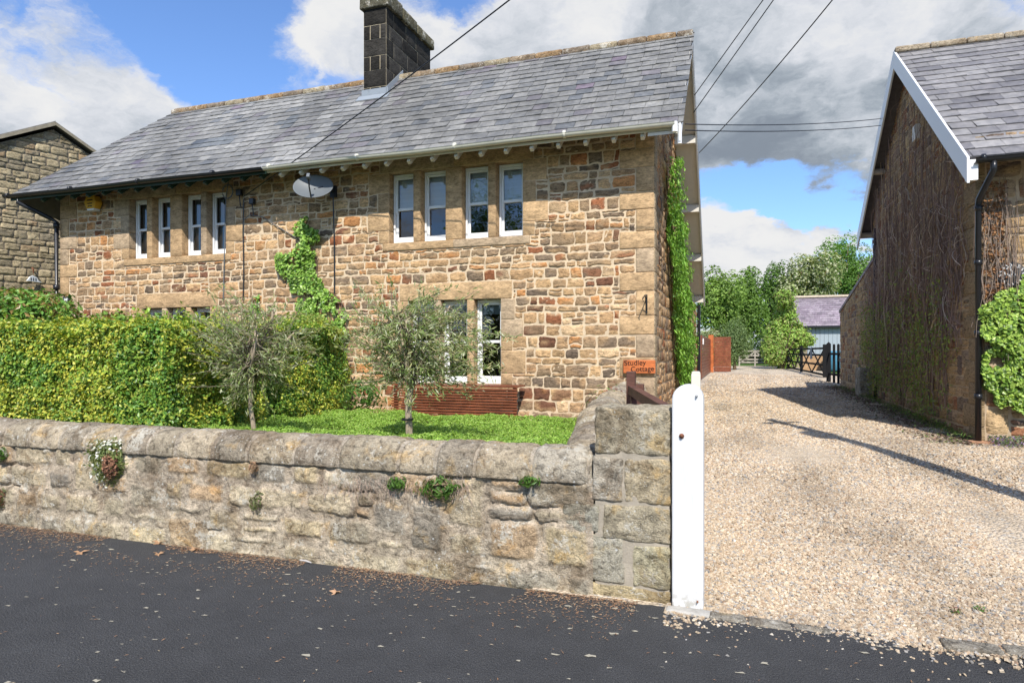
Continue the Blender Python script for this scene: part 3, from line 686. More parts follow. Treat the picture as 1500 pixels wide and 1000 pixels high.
for yy in (CY0+.36,):
    ch = MB(); ch.lathe([(.0, 0), (.15, 0), (.13, .06), (.11, .38), (.135, .40), (.135, .46), (.09, .46), (.09, .1), (0, .1)], ((CX0+CX1)/2, yy, 8.55), 16, (.42, .17, .10)); ch.build('chimney_pot', M['mortar'], chim, smooth=True)
ch = MB()
zb = E_Z+(CY0-E_Y)*(RG_Z-E_Z)/(RG_Y-E_Y)
ch.obox((CX0-.03, CY0-.012, zb+.06), (CX1+.05, CY0-.012, zb+.06), .02, .16); ch.obox((CX0-.08, CY0-.1, zb-.06), (CX1+.10, CY0-.1, zb-.06), .20, .02, up=tuple(sl_n))
dz = (RG_Z-E_Z)/(RG_Y-E_Y)
ch.prism([(CY0-.04, zb-.04), (RG_Y+.05, RG_Z+.03), (RG_Y+.05, RG_Z+.17), (CY0-.04, zb+.13)], 0, CX1+.008, CX1+.02)
ch.build('lead_flashing', M['lead'], chim)
# downpipe and gutter end, left corner
dp = MB(); zt = E_Z-.06
dx = HX0-.03
dp.tube([(EAVX+.35, E_Y-.07, zt), (EAVX+.35, E_Y-.07, zt-.1), (dx-.1, HY-.12, zt-.35), (dx, HY-.07, zt-.42), (dx, HY-.07, .5)], .045, 10)
for z in (zt-.45, 3.0, 1.9): dp.tube([(dx, HY-.07, z), (dx, HY-.07, z-.1)], .062, 10)
dp.build('downpipe', M['black'], house, smooth=True)
dp = MB(); dp.tube([(VX+.0-.08, E_Y-.07, zt+.05), (VX-.08, E_Y-.07, zt-.09)], .04, 8); dp.tube([(VX-.02, E_Y-.0, E_Z-.3), (VX-.02, E_Y-.0, E_Z-.02)], .03, 8); dp.build('gutter_outlet', M['white'], house)
dp = MB(); p = PX(1021, 500, HX1+.1); dp.tube([(HX1+.08, 20.6, 3.0), (HX1+.08, 20.6, .45)], .05, 8); dp.build('downpipe', M['black'], house)
dp = MB(); dp.tube([(HX1+.05, 16.2, z) for z in (2.8, 1.6, .4)], .012, 5); dp.build('cable', M['black'], house)
# rear wing
mb = MB(); mb.box(HX1-4, HX1-.004, HYB-.02, 20.7, .2, 3.05, MORT); rw = mb.build('rear_wing', M['mortar'], house)
st = pack(20.7-HYB, 2.7, [], .035, (.13, .24), (.12, .40), 8); mb = MB(); mb.add(*stones(st, (HX1, HYB, .35), (0, 1, 0), (0, 0, 1), (1, 0, 0), PAL_HOUSE, .016, .01, 14, rg=(5, 4))); mb.build('wing_stonework', M['stone'], rw, smooth=True)

# ---- things fixed to the house
# satellite dish
p = PY(459, 274, 9.52); dish = thing('satellite_dish', 'grey oval satellite dish on the wall below the eaves between the two window groups', 'satellite dish', p)
nrm = Vector((.30, -.75, .50)).normalized(); side_ = Vector((0, 0, 1)).cross(nrm).normalized(); upv = nrm.cross(side_)
mb = MB(); V = []; n = 28; rr = [0, .25, .5, .75, .95, 1.0]
for lay, off in ((0, 0), (1, -.012)):
    for q in rr:
        for i in range(n):
            a = 2*math.pi*i/n; v = Vector(p)+side_*(.34*q*math.cos(a))+upv*(.27*q*math.sin(a))+nrm*(.075*q*q-.05+off); V.append(tuple(v))
F = []
for lay in (0, 1):
    for k in range(len(rr)-1):
        for i in range(n):
            a = lay*len(rr)*n+k*n+i; b_ = lay*len(rr)*n+k*n+(i+1) % n; f = [a, b_, b_+n, a+n]; F.append(f if lay == 0 else f[::-1])
k = len(rr)-1
for i in range(n): F.append([k*n+i, k*n+(i+1) % n, (len(rr)+k)*n+(i+1) % n, (len(rr)+k)*n+i])
mb.add(V, F); mb.build('reflector', M['plastic'], dish, smooth=True)
P_ = Vector(p); mb = MB(); e = P_+nrm*.33-upv*.10
mb.tube([tuple(P_-upv*.26+nrm*.02), tuple(P_-upv*.2+nrm*.2), tuple(e)], .012, 6); mb.build('feed_arm', M['black'], dish)
mb = MB(); mb.obox(tuple(e-upv*.03), tuple(e+upv*.05), .05, .06, up=tuple(nrm)); mb.tube([tuple(e), tuple(e-nrm*.07)], .028, 8); mb.build('receiver', M['plastic'], dish)
q = PY(489, 281, 9.96); mb = MB(); mb.tube([tuple(P_-nrm*.06), (q[0]-.1, 9.6, p[2]-.02), (q[0], 9.62, q[2]), (q[0], 9.95, q[2])], .02, 8); mb.box(q[0]-.06, q[0]+.06, 9.93, 9.975, q[2]-.1, q[2]+.1); mb.build('wall_bracket', M['black'], dish)
def cable(name, pts, r, label, m='black', cat='cable', group=None, col=None):
    mb = MB(); mb.tube(pts, r, 5); return mb.build(name, M[m], label=label, cat=cat, group=group)
q2 = PY(490, 430, 9.965)
cable('cable', [(q[0], 9.94, q[2]-.1), (q[0]+.01, 9.96, (q[2]+q2[2])/2), q2], .012, 'black cable running straight down the wall from the satellite dish')
x = PY(355, 300, 9.96)
cable('cable', [PY(*c, 9.965) for c in ((357, 292), (356, 340), (357, 400), (356, 440))], .011, 'black cable running down the wall right of the left upper windows')
cable('cable', [PY(*c, 9.965) for c in ((335, 262), (331, 290), (329, 360), (327, 440))], .009, 'thin cable dropping down beside the rightmost light of the left upper windows', 'plastic')
cable('cable', [PY(*c, 9.965) for c in ((357, 322), (366, 315), (385, 318), (410, 334), (440, 352))], .008, 'thin cable crossing the rubble from the junction boxes toward the ivy', 'plastic')
ar = np.linspace(0, 2*math.pi, 17); c0 = PY(334, 281, 9.95)
cable('cable_coil', [(c0[0]+.12*math.cos(a), 9.94, c0[2]+.13*math.sin(a)) for a in ar], .012, 'loop of spare grey cable hung beside the left upper windows', 'plastic')
for i, (px, py, s_, lb) in enumerate(((350, 282, .055, 'black cable entry box, the higher of the pair under the eaves'), (369, 295, .05, 'black junction box, the lower right of the pair under the eaves'))):
    c = PY(px, py, 9.93); mb = MB(); mb.box(c[0]-s_, c[0]+s_, 9.90, 9.975, c[2]-s_*1.1, c[2]+s_*1.1); o = thing('junction_box', lb, 'junction box', c, 'junction boxes under the eaves'); mb.build('box_body', M['black'], o, bevel=.01)
    mb = MB(); mb.tube([(c[0], 9.94, c[2]-s_), (c[0]+.02, 9.95, c[2]-s_-.2)], .01, 5); mb.build('cable_tail', M['black'], o)
# alarm box
c = PY(137, 297, 9.9); al = thing('alarm_box', 'yellow hexagonal burglar alarm box high on the left end of the wall', 'alarm box', c)
hx = [(-.10, .13), (.10, .13), (.17, .0), (.10, -.13), (-.10, -.13), (-.17, 0)]
mb = MB(); mb.prism([(c[0]+a, c[2]+b_) for a, b_ in hx], 1, 9.82, 9.97, (.66, .36, .03)); mb.build('case', M['vc'], al, bevel=.01)
mb = MB(); mb.prism([(c[0]+a, c[2]+b_) for a, b_ in [(-.10, -.132), (.10, -.132), (.085, -.17), (-.085, -.17)]], 1, 9.83, 9.97, (.75, .77, .78)); mb.build('strobe', M['vc'], al)
def text_mesh(txt, size, m, loc, rot, parent, name, ext=.002, sx=1.0):
    cu = bpy.data.curves.new('t', 'FONT'); cu.body = txt; cu.size = size; cu.extrude = ext; cu.align_x = 'CENTER'
    to = bpy.data.objects.new('t', cu); COL.objects.link(to); dg = bpy.context.evaluated_depsgraph_get(); dg.update()
    me = bpy.data.meshes.new_from_object(to.evaluated_get(dg)); COL.objects.unlink(to); bpy.data.objects.remove(to)
    me.materials.clear(); me.materials.append(m); o = bpy.data.objects.new(name, me); COL.objects.link(o); o.parent = parent
    o.location = tuple(np.array(loc)-wloc(parent)); o.rotation_euler = rot; o.scale = (sx, 1, 1); return o
for i, (dz_, s_) in enumerate(((.035, .05), (-.03, .04), (-.085, .04))):
    mb = MB(); g = random.Random(i); xx = c[0]-.075+.01*i
    while xx < c[0]+.07-.01*i:
        w_ = g.uniform(.008, .016); mb.box(xx, xx+w_, 9.815, 9.821, c[2]+dz_-s_/4, c[2]+dz_+s_/4, (.03, .025, .02)); xx += w_+.007
    mb.build('lettering', M['vc'], al)
# house sign
a = PY(913, 527, 9.94); b_ = PY(960, 547, 9.94)
sg = thing('house_sign', 'orange wooden sign reading Studley Cottage on the corner quoins', 'sign', ((a[0]+b_[0])/2, 9.94, (a[2]+b_[2])/2))
mb = MB(); mb.box(a[0], b_[0], 9.93, 9.965, b_[2], a[2]); mb.build('board', M['orangewood'], sg, bevel=.008)
cx = (a[0]+b_[0])/2; cz = (a[2]+b_[2])/2
text_mesh('Studley', .112, M['blackwood'], (cx-.06, 9.928, cz+.022), (R(90), R(-2), 0), sg, 'lettering')
text_mesh('Cottage', .108, M['blackwood'], (cx+.05, 9.928, cz-.068), (R(90), R(-3), 0), sg, 'lettering')
# hanging bracket
c = PY(947, 445, 9.95); hb = MB(); hb.box(c[0]-.012, c[0]+.012, 9.96, 9.975, c[2]-.14, c[2]+.14)
hb.tube([(c[0], 9.96, c[2]+.1), (c[0], 9.80, c[2]+.12), (c[0]-.03, 9.74, c[2]+.06), (c[0]-.02, 9.76, c[2]+.02)], .009, 6); hb.tube([(c[0], 9.96, c[2]-.1), (c[0], 9.82, c[2]+.1)], .008, 6)
hb.build('basket_bracket', M['black'], label='black iron hanging basket bracket on the quoins above the wooden sign', cat='bracket')
# plaque by left downpipe
c = PY(97, 440, 9.95); pl = thing('wall_plaque', 'small square dark plaque beside the black downpipe on the left house corner', 'plaque', c)
mb = MB(); mb.box(c[0]-.09, c[0]+.09, 9.945, 9.975, c[2]-.085, c[2]+.085, (.04, .045, .05)); mb.build('plate', M['vc'], pl)
mb = MB(); mb.prism([(c[0]-.05, c[2]+.045), (c[0]+.05, c[2]+.05), (c[0]+.045, c[2]-.005), (c[0], c[2]-.05), (c[0]-.045, c[2]-.0)], 1, 9.94, 9.946, (.6, .62, .6)); mb.build('crest', M['vc'], pl)

# ---- slatted planter under the window
a = PY(573, 567, 9.45)[0]; b_ = PY(758, 567, 9.45)[0]
bt = thing('slatted_bench', 'red-brown stained bench with tight horizontal slats under the lower right window', 'bench', ((a+b_)/2, 9.6, .5))
for k in range(12):
    z = .575+k*.043; mb = MB(); mb.box(a+.01*(k % 2), b_-.012*((k+1) % 2), 9.44, 9.475, z, z+.027); mb.build('slat', M['redwood'], bt, bevel=.003)
for xx in (a+.06, a+.85, b_-.75, b_-.06):
    mb = MB(); mb.box(xx-.025, xx+.025, 9.48, 9.54, .5, 1.09); mb.build('post', M['redwood'], bt)
for k in range(5):
    mb = MB(); mb.box(a+.02, b_-.02, 9.55+k*.075, 9.60+k*.075, 1.05, 1.075); mb.build('seat_slat', M['redwood'], bt)

# ================================================================== NEIGHBOUR HOUSE, far left
NX = -17.0
nh = thing('stone_house', 'grey-brown coursed stone house gable at the far left behind the cottages', 'house', (-17, 12.4, .3))
nh.rotation_euler = (0, 0, R(-15))
A = (12.4, 7.55); na, nb_ = (6.6, A[1]-(A[0]-6.6)*.56), (17.6, A[1]-(17.6-A[0])*.52)
mb = MB(); mb.prism([(na[0]+.3, .2), (nb_[0]-.3, .2), (nb_[0]-.3, nb_[1]+.1), (A[0], A[1]-.12), (na[0]+.3, na[1]+.1)], 0, NX-9, NX, (.20, .165, .12)); nw = mb.build('masonry', M['mortar'], nh)
ntop = lambda y: np.minimum(A[1]-.12-(A[0]-y)*.56, A[1]-.12-(y-A[0])*.52)
st = pack(10.3, 7.4, [], .035, (.11, .22), (.18, .52), 21, mask=lambda x, z: z+.3 < ntop(x+na[0]+.3))
mb = MB(); mb.add(*stones(st, (NX, na[0]+.3, .3), (0, 1, 0), (0, 0, 1), (1, 0, 0), PAL_GREY, .020, .006, 22, rough=.006)); mb.build('rubble_stonework', M['stone'], nw, smooth=True)
for (p0, p1) in ((na, A), (A, nb_)):
    mb = MB(); mb.prism([(p0[0], p0[1]), (p1[0], p1[1]), (p1[0], p1[1]+.09), (p0[0], p0[1]+.07)], 0, NX-9.2, NX+.12, (.22, .20, .17)); mb.build('roof_slope', M['slate'], nh)
    mb = MB(); mb.prism([(p0[0], p0[1]+.04), (p1[0], p1[1]+.06), (p1[0], p1[1]-.03), (p0[0], p0[1]-.03)], 0, NX+.121, NX+.15, (.30, .26, .19)); mb.build('bargeboard', M['mortar'], nh)
c = PX(53, 409, NX+.12); lt = thing('number_plate', 'small domed white number sign on the far left gable above the shrubs', 'sign', c)
mb = MB(); mb.prism([(c[1]-.16, c[2]-.05), (c[1]+.22, c[2]-.06), (c[1]+.13, c[2]-.02), (c[1]+.09, c[2]+.06), (c[1], c[2]+.10), (c[1]-.08, c[2]+.06), (c[1]-.13, c[2]-.02)], 0, NX+.08, NX+.12, (.72, .74, .74)); mb.build('plate', M['vc'], lt)
mb = MB(); 
for k in range(3): mb.box(NX+.12, NX+.126, c[1]-.07+k*.06, c[1]-.05+k*.06, c[2]-.03, c[2]+.04, (.05, .05, .05))
mb.build('number', M['vc'], lt)
mb = MB(); mb.tube([(NX+.03, c[1]+.03, c[2]+.3), (NX+.12, c[1], c[2]+.26), (NX+.12, c[1], c[2]+.1)], .02, 6); mb.build('bracket', M['rust'], lt); lt.location.x -= .10

# ================================================================== RIGHT HOUSE
RX = 3.24; RYF, RYB = 11.05, 17.95
rh = thing('stone_house', 'stone house on the right with white bargeboards and a gable covered in bare climber stems', 'house', (6, 11, .3))
RVX = 3.0; e1 = (10.55, 4.27); ap = (14.95, 7.6); e2 = (19.2, 4.62)
rt = lambda y: np.minimum(e1[1]+(y-e1[0])*(ap[1]-e1[1])/(ap[0]-e1[0]), ap[1]-(y-ap[0])*(ap[1]-e2[1])/(e2[0]-ap[0]))-.14
wing = lambda y: 4.05-(y-17.95)*(4.05-2.9)/(24.2-17.95)
allt = lambda y: np.where(y < 18.6, rt(y), wing(y))
mb = MB(); mb.prism([(RYF, .15), (18.6, .15), (18.6, float(rt(18.6))), (ap[0], float(rt(ap[0]))), (RYF, float(rt(RYF)))], 0, RX+.004, RX+11, (.48, .37, .25)); mb.prism([(18.6, .15), (24.2, .15), (24.2, 2.9), (18.6, float(wing(18.6)))], 0, RX+.004, RX+6, (.40, .30, .19))
rw_ = mb.build('masonry', M['mortar'], rh)
st = pack(24.2-RYF, 7.5, [(0, .3, 0, 5)], .04, (.14, .26), (.14, .5), 31, mask=lambda x, z: z+.15 < allt(x+RYF))
mb = MB(); mb.add(*stones(st, (RX, RYF, .15), (0, 1, 0), (0, 0, 1), (-1, 0, 0), PAL_RIGHT, .012, .012, 32))
for k, z in enumerate(np.arange(.2, 4.6, .32)):
    w_ = .5 if k % 2 else .28
    mb.rock(RX-.018, RX+.1, RYF-.014, RYF+w_, z+.005, z+.315, (.33, .24, .14), .005, .01, .09, 6, k)
mb.build('rubble_stonework', M['stone'], rw_, smooth=True)
mb = MB(); st = pack(6, 4.6, [], .05, (.18, .32), (.2, .6), 33)
mb.add(*stones(st, (RX+.1, RYF, .15), (1, 0, 0), (0, 0, 1), (0, -1, 0), PAL_RIGHT, .016, .010, 34)); mb.build('front_stonework', M['stone'], rw_, smooth=True)
rb = MB(); th = .09; d1 = Vector((0, ap[0]-e1[0], ap[1]-e1[1])); L1 = d1.length; d1.normalize(); n1_ = Vector((0, -d1.z, d1.y))
slab([(RVX, e1[0], e1[1]), (RX+11, e1[0], e1[1]), (RX+11, ap[0], ap[1]), (RVX, ap[0], ap[1])], n1_, (.13, .12, .13))
slab([(RVX, ap[0], ap[1]), (RX+11, ap[0], ap[1]), (RX+11, e2[0], e2[1]), (RVX, e2[0], e2[1])], (0, .57, .82), (.13, .12, .13))
slab([(RX-.03, 18.5, float(wing(18.5))+.02), (RX+6, 18.5, float(wing(18.5))+.02), (RX+6, 24.3, 2.97), (RX-.03, 24.3, 2.97)], (0, .18, .98), (.16, .09, .08))
rr_ = rb.build('roof', M['slate'], rh)
slates((RVX, e1[0]-.03, e1[1]-.02), (1, 0, 0), d1, n1_, 8, L1, lambda v: 0, PAL_SLP, .27, .34, 8, .018).build('slates', M['slate'], rr_)
rg = MB(); x = RVX-.02; k = 0
while x < RX+8: rg.rock(x, x+.6, ap[0]-.13, ap[0]+.13, ap[1]-.05, ap[1]+.07, (.42, .34, .24), .01, .03, .1, 8, k); x += .61; k += 1
rg.build('ridge_stones', M['wallstone'], rh, smooth=True)
for (p0, p1) in (((e1[0]-.06, e1[1]-.05), ap), (ap, e2)):
    mb = MB(); hgt = .32; mb.prism([(p0[0], p0[1]+.035), (p1[0], p1[1]+.035), (p1[0], p1[1]-hgt), (p0[0], p0[1]-hgt)], 0, RVX-.035, RVX); mb.build('bargeboard', M['white'], rh, bevel=.004)
mb = MB(); mb.box(RVX-.034, RVX+.10, e1[0]-.05, e1[0]+.02, e1[1]-.33, e1[1]-.05); mb.build('eaves_box', M['white'], rh)
for y in (12.7, 17.2, 18.9):
    mb = MB(); z = float(rt(np.array(y)))+.02; mb.tube([(RX+.1, y, z-.12), (RVX+.01, y, z-.12)], .07, 8, (.3, .22, .15)); mb.build('purlin_end', M['greywood'], rh)
gutter(RVX+.05, RX+8, e1[0]-.08, e1[1]-.05, M['black'], rh, .06)
dp = MB(); zt = e1[1]-.1; dp.tube([(RX+.03, e1[0]-.08, zt), (RX+.03, e1[0]-.08, zt-.12), (RX+.0, RYF-.12, zt-.4), (RX+.0, RYF-.08, zt-.48), (RX, RYF-.08, .32)], .04, 10)
for z in (zt-.5, 2.9, 1.9, 1.0): dp.tube([(RX, RYF-.08, z), (RX, RYF-.08, z-.07)], .052, 10)
dp.build('downpipe', M['black'], rh, smooth=True)
dp = MB(); dp.tube([(RX-.06, 18.0, 4.6), (RX-.06, 18.0, .4)], .04, 8); dp.build('downpipe', M['black'], rh, smooth=True)
c = PX(1342, 195, RX-.05); mb = MB(); mb.box(RX-.09, RX+.02, c[1]-.12, c[1]+.12, c[2]-.14, c[2]+.14); mb.build('vent_box', M['cream'], label='small pale box high on the climber-covered gable of the right house', cat='vent box', bevel=.01)
c = PX(1266, 555, RX-.12); mb = MB(); mb.rock(RX-.28, RX, c[1]-.35, c[1]+.35, float(D(c[1])), float(D(c[1]))+.75, (.30, .27, .20), .01, .02, .08, 6, 4); mb.build('stone_trough', M['wallstone'], smooth=True, label='grey stone block standing against the foot of the right house wall', cat='stone block')
c = PY(1481, 402, RYF-.05); rp = thing('round_plaque', 'round black and white crest plaque above the ivy on the right house', 'plaque', c)
mb = MB(); mb.lathe([(0, -.02), (.17, -.02), (.18, .0), (.17, .03), (0, .03)], c, 20, (.06, .06, .06), ax=1); mb.build('disc', M['vc'], rp)
mb = MB(); g = random.Random(2)
for k in range(16):
    a = k*2*math.pi/16; mb.obox((c[0]+.12*math.cos(a), c[1]-.03, c[2]+.12*math.sin(a)), (c[0]+.155*math.cos(a+.15), c[1]-.03, c[2]+.155*math.sin(a+.15)), .012, .012, up=(0, 1, 0), col=(.6, .6, .58))
for k in range(9):
    x_, z_ = g.uniform(-.08, .08), g.uniform(-.09, .09); mb.obox((c[0]+x_, c[1]-.03, c[2]+z_), (c[0]+x_+g.uniform(-.05, .05), c[1]-.03, c[2]+z_+.05), .016, .012, up=(0, 1, 0), col=(.55, .55, .53))
mb.build('crest', M['vc'], rp)
mb = MB(); mb.box(RX-.12, RX+.14, RYF-.22, RYF-.03, .28, .335, (.45, .25, .15)); mb.build('drain_surround', M['mortar'], label='pale terracotta drain surround under the black downpipe of the right house', cat='drain')

# ================================================================== FRONT BOUNDARY WALL
WYF, WX0, WX1, WZ = 4.27, -9.4, -.895, .735
bw = thing('boundary_wall', 'low lichen-covered stone garden wall with rounded coping beside the asphalt', 'wall', (-4, 4.4, 0))
def wall_face(x0, x1, z0, z1, res, seed, cell=.05):
    st = pack(x1-x0, z1-z0, [], cell, (.15, .34), (.2, .62), seed)
    nx, nz = int((x1-x0)/res)+1, int((z1-z0)/res)+1
    gx, gz = np.meshgrid(np.linspace(x0, x1, nx), np.linspace(z0, z1, nz), indexing='ij')
    P3 = np.stack([gx, 0*gx, gz], -1)
    wx = gx+.030*fbm(P3, 5, 3, seed)+.012*vn(P3, 22, seed+2); wz = gz+.028*fbm(P3, 5, 3, seed+9)+.010*vn(P3, 22, seed+3)
    best = np.full(gx.shape, -1.0); sid = np.zeros(gx.shape, int)
    for k, (u, v, a, b_) in enumerate(st):
        cx_, cz_ = x0+u+a/2, z0+v+b_/2
        ix0, ix1 = max(0, int((u-.12)/res)), min(nx, int((u+a+.12)/res)+1)
        dx_ = a/2-abs(wx[ix0:ix1]-cx_); dz_ = b_/2-abs(wz[ix0:ix1]-cz_); d = np.minimum(dx_, dz_)
        d = np.where((dx_ < .05)&(dz_ < .05), np.minimum(d, .05-np.hypot(.05-dx_, .05-dz_)), d)
        m = d > best[ix0:ix1]; best[ix0:ix1][m] = d[m]; sid[ix0:ix1][m] = k
    g = np.random.default_rng(seed)
    bulge = g.uniform(.3, 1.2, len(st))[sid]; smear = vn(P3, 2.2, seed+20)*.5+.5
    t_ = np.clip((best-.004-.030*smear)/.03, 0, 1); t_ = t_*t_*(3-2*t_)
    h = t_*.017*bulge+.024*fbm(P3, 9, 5, seed+5)*(.45+.55*t_)+.006*vn(P3, 60, seed+6)-.03*np.clip((.007-best)/.004, 0, 1)*np.clip((.40-smear)/.08, 0, 1)
    pal = np.array([(.35, .29, .20), (.40, .33, .225), (.31, .265, .195), (.43, .345, .215), (.27, .235, .185), (.38, .27, .165), (.43, .36, .25)])*1.22
    sc = pal[g.integers(0, len(pal), len(st))]*g.uniform(.85, 1.15, (len(st), 1))
    mort = np.array((.48, .395, .295))
    c = sc[sid]*t_[..., None]+mort*(1-t_[..., None])
    # paler yellowish tone, patchy, stronger towards the foot of the wall
    lo = np.clip((.42-gz)/.4, 0, 1)*(.5+.5*fbm(P3, 3, 3, seed+8)); c = c*(1-lo[..., None]*.5)+np.array((.50, .45, .31))*lo[..., None]*.5
    c *= (1+.5*fbm(P3, 8, 5, seed+11))[..., None]
    return gx, gz, h, np.clip(c, .02, 1), nx, nz
gx, gz, h, c, nx, nz = wall_face(WX0, WX1, -.05, WZ+.03, .0105, 41)
i, j = np.meshgrid(np.arange(nx-1), np.arange(nz-1), indexing='ij'); i = i.ravel(); j = j.ravel()
lean = .03*(1-gz/WZ)
mb = MB(); mb.add(np.stack([gx, WYF+.0-h-lean, gz], -1).reshape(-1, 3), np.stack([i*nz+j, (i+1)*nz+j, (i+1)*nz+j+1, i*nz+j+1], 1), c.reshape(-1, 3))
mb.box(WX0, WX1, WYF+.03, WYF+.40, -.05, WZ+.03, (.3, .26, .2)); mb.build('masonry', M['wallstone'], bw, smooth=True)
def coping(mbx, P0, P1, r_w, r_h, seed, col, z0, endr=.02, nseg=16, na_=18, jn=.0):
    """half-round stone from P0 to P1 (xy), half width r_w, height r_h over z0"""
    P0 = np.array(P0, float); P1 = np.array(P1, float); d = P1-P0; L = np.hypot(*d); d /= L; s_ = np.array([d[1], -d[0]])
    t_ = np.linspace(0, 1, nseg+1); a = np.linspace(-.14*np.pi, 1.14*np.pi, na_+1)
    T, A_ = np.meshgrid(t_, a, indexing='ij')
    e = np.minimum(T, 1-T)*L; rs = 1-.05*np.clip(1-e/endr, 0, 1)**2
    pw = .86
    lat = np.sign(np.cos(A_))*abs(np.cos(A_))**pw*r_w*rs; up = np.sign(np.sin(A_))*abs(np.sin(A_))**pw*r_h*rs
    X = P0[0]+d[0]*T*L+s_[0]*lat; Y = P0[1]+d[1]*T*L+s_[1]*lat; Z = z0+np.maximum(up, -.012)
    V = np.stack([X, Y, Z], -1).reshape(-1, 3); nn = np.stack([s_[0]*np.cos(A_), s_[1]*np.cos(A_), np.sin(A_)], -1).reshape(-1, 3)
    V = V+nn*(.018*fbm(V, 6, 4, 7)+.010*fbm(V, 22, 4, seed+3))[:, None]
    c = np.array(col)*(1+.22*fbm(V, 5, 4, seed+6))[:, None]
    n_ = na_+1; i, j = np.meshgrid(np.arange(nseg), np.arange(na_), indexing='ij'); i = i.ravel(); j = j.ravel()
    F = np.stack([i*n_+j, i*n_+j+1, (i+1)*n_+j+1, (i+1)*n_+j], 1)
    fl = [list(q) for q in F]; fl.append(list(range(n_))[::-1]); fl.append([nseg*n_+q for q in range(n_)])
    mbx.add(V, fl, np.clip(c, .02, 1))
g = random.Random(12); x = WX0; k = 0; YC = WYF+.195
cj = MB(); coping(cj, (WX0, YC), (-.92, YC), .208, .198, 3, (.44, .375, .29), WZ, nseg=220); cj.build('coping_mortar', M['wallstone'], bw, smooth=True)
cols = [(.43, .355, .25), (.34, .285, .215), (.38, .32, .23), (.46, .38, .27), (.33, .28, .21)]
lens = []
while x < -1.0:
    L = g.uniform(.30, .52); x1 = min(x+L, -.93)
    if -.93-x1 < .2: x1 = -.93
    mb = MB(); coping(mb, (x+.010, YC+g.uniform(-.006, .006)), (x1-.022, YC+g.uniform(-.006, .006)), .222+g.uniform(-.006, .006), .208+g.uniform(-.008, .008), k*3+5, cols[k % 5] if x1 < -.95 else (.42, .37, .29), WZ)
    mb.build('coping_stone', M['wallstone'], bw, smooth=True); x = x1; k += 1
# pier of large blocks
pr = [(-.895, -.72, .0, .0), ]
blocks = [(-.885, -.402, .88+.05, 1.235, (.36, .31, .22), 5), (-.905, -.70, .62, .91, (.31, .27, .21), 6), (-.69, -.40, .62, .915, (.40, .33, .22), 7),
          (-.83, -.402, .37, .61, (.35, .30, .21), 8), (-.64, -.402, .085, .36, (.37, .33, .22), 9), (-1.06, -.69, .085, .40, (.34, .31, .24), 10), (-.95, -.402, -.06, .08, (.42, .34, .2), 11), (-1.10, -.86, .41, .60, (.30, .28, .22), 12)]
blocks = [(*q[:4], tuple(v*1.22 for v in q[4]), q[5]) for q in blocks]
mb = MB(); mb.box(-.885, -.408, WYF-.004, WYF+.40, -.05, 1.19, (.38, .33, .26)); pm = mb.build('pier', M['mortar'], bw)
for x0, x1, z0, z1, cc, sd in blocks:
    mb = MB(); mb.rock(x0, x1, WYF-.014, WYF+.42, z0+.002, z1-.002, cc, .016, .016, .018, 13, sd, .16, fn=lambda V: np.stack([V[:, 0]+.008*vn(V, 14, 3), V[:, 1]-.007*fbm(V, 30, 3, 4), V[:, 2]+.008*vn(V, 14, 9)], 1)); mb.build('pier_block', M['wallstone'], pm, smooth=True)
# side wall running back to the house
sw = thing('side_wall', 'rounded stone wall running back from the pier along the driveway', 'wall', (-1.3, 6.5, 0))
pth = [(-1.0, 4.50), (-1.10, 5.2), (-1.22, 5.9), (-1.33, 6.5), (-1.40, 7.2), (-1.45, 7.9), (-1.47, 8.6), (-1.48, 9.3), (-1.48, 9.95)]
mb = MB()
for (a, b_) in zip(pth, pth[1:]):
    mb.add([(a[0]-.17, a[1], 0), (b_[0]-.17, b_[1], 0), (b_[0]-.17, b_[1], .82), (a[0]-.17, a[1], .82), (a[0]+.17, a[1], 0), (b_[0]+.17, b_[1], 0), (b_[0]+.17, b_[1], .82), (a[0]+.17, a[1], .82)],
           np.array([[0, 3, 2, 1], [4, 5, 6, 7], [3, 7, 6, 2]]), (.33, .28, .21))
mb.build('masonry', M['wallstone'], sw)
for k, (a, b_) in enumerate(zip(pth, pth[1:])):
    for q in range(2):
        p0 = (a[0]+(b_[0]-a[0])*q/2, a[1]+(b_[1]-a[1])*q/2+.008); p1 = (a[0]+(b_[0]-a[0])*(q+1)/2, a[1]+(b_[1]-a[1])*(q+1)/2-.008)
        mb = MB(); coping(mb, p0, p1, .215, .205+.01*k/2, 60+k*2+q, cols[(k+q) % 5], .745+.028*k, nseg=8, na_=14); mb.build('coping_stone', M['wallstone'], sw, smooth=True)

# ---- white gate post
gp = thing('gate_post', 'tall white painted round-topped wooden gate post against the wall end', 'gate post', (-.29, 4.3, 0))
x0, x1 = -.388, -.198; r_ = (x1-x0)/2; prof = [(x0, -.03), (x1, -.03)]+[((x0+x1)/2+r_*math.cos(a), 1.30+.095*math.sin(a)) for a in np.linspace(0, math.pi, 13)]
mb = MB(); mb.prism(prof, 1, 4.215, 4.36); mb.build('shaft', M['postpaint'], gp, bevel=.01)
for (dx_, z, r2, mm) in ((-.035, 1.075, .016, 'rust'), (.055, 1.325, .008, 'steel'), (.06, .055, .006, 'rust')):
    mb = MB(); mb.lathe([(0, -.018), (r2*.6, -.016), (r2*.7, -.006), (r2, -.004), (r2, .004), (0, .004)], ((x0+x1)/2+dx_, 4.213, z), 10, ax=1); mb.build('bolt', M[mm], gp, smooth=True)
mb = MB(); mb.rock(-.42, -.10, 4.12, 4.215, -.06, .015, (.42, .40, .36), .006, .015, .02, 30, 3); mb.build('concrete_footing', M['mortar'], gp, smooth=True)
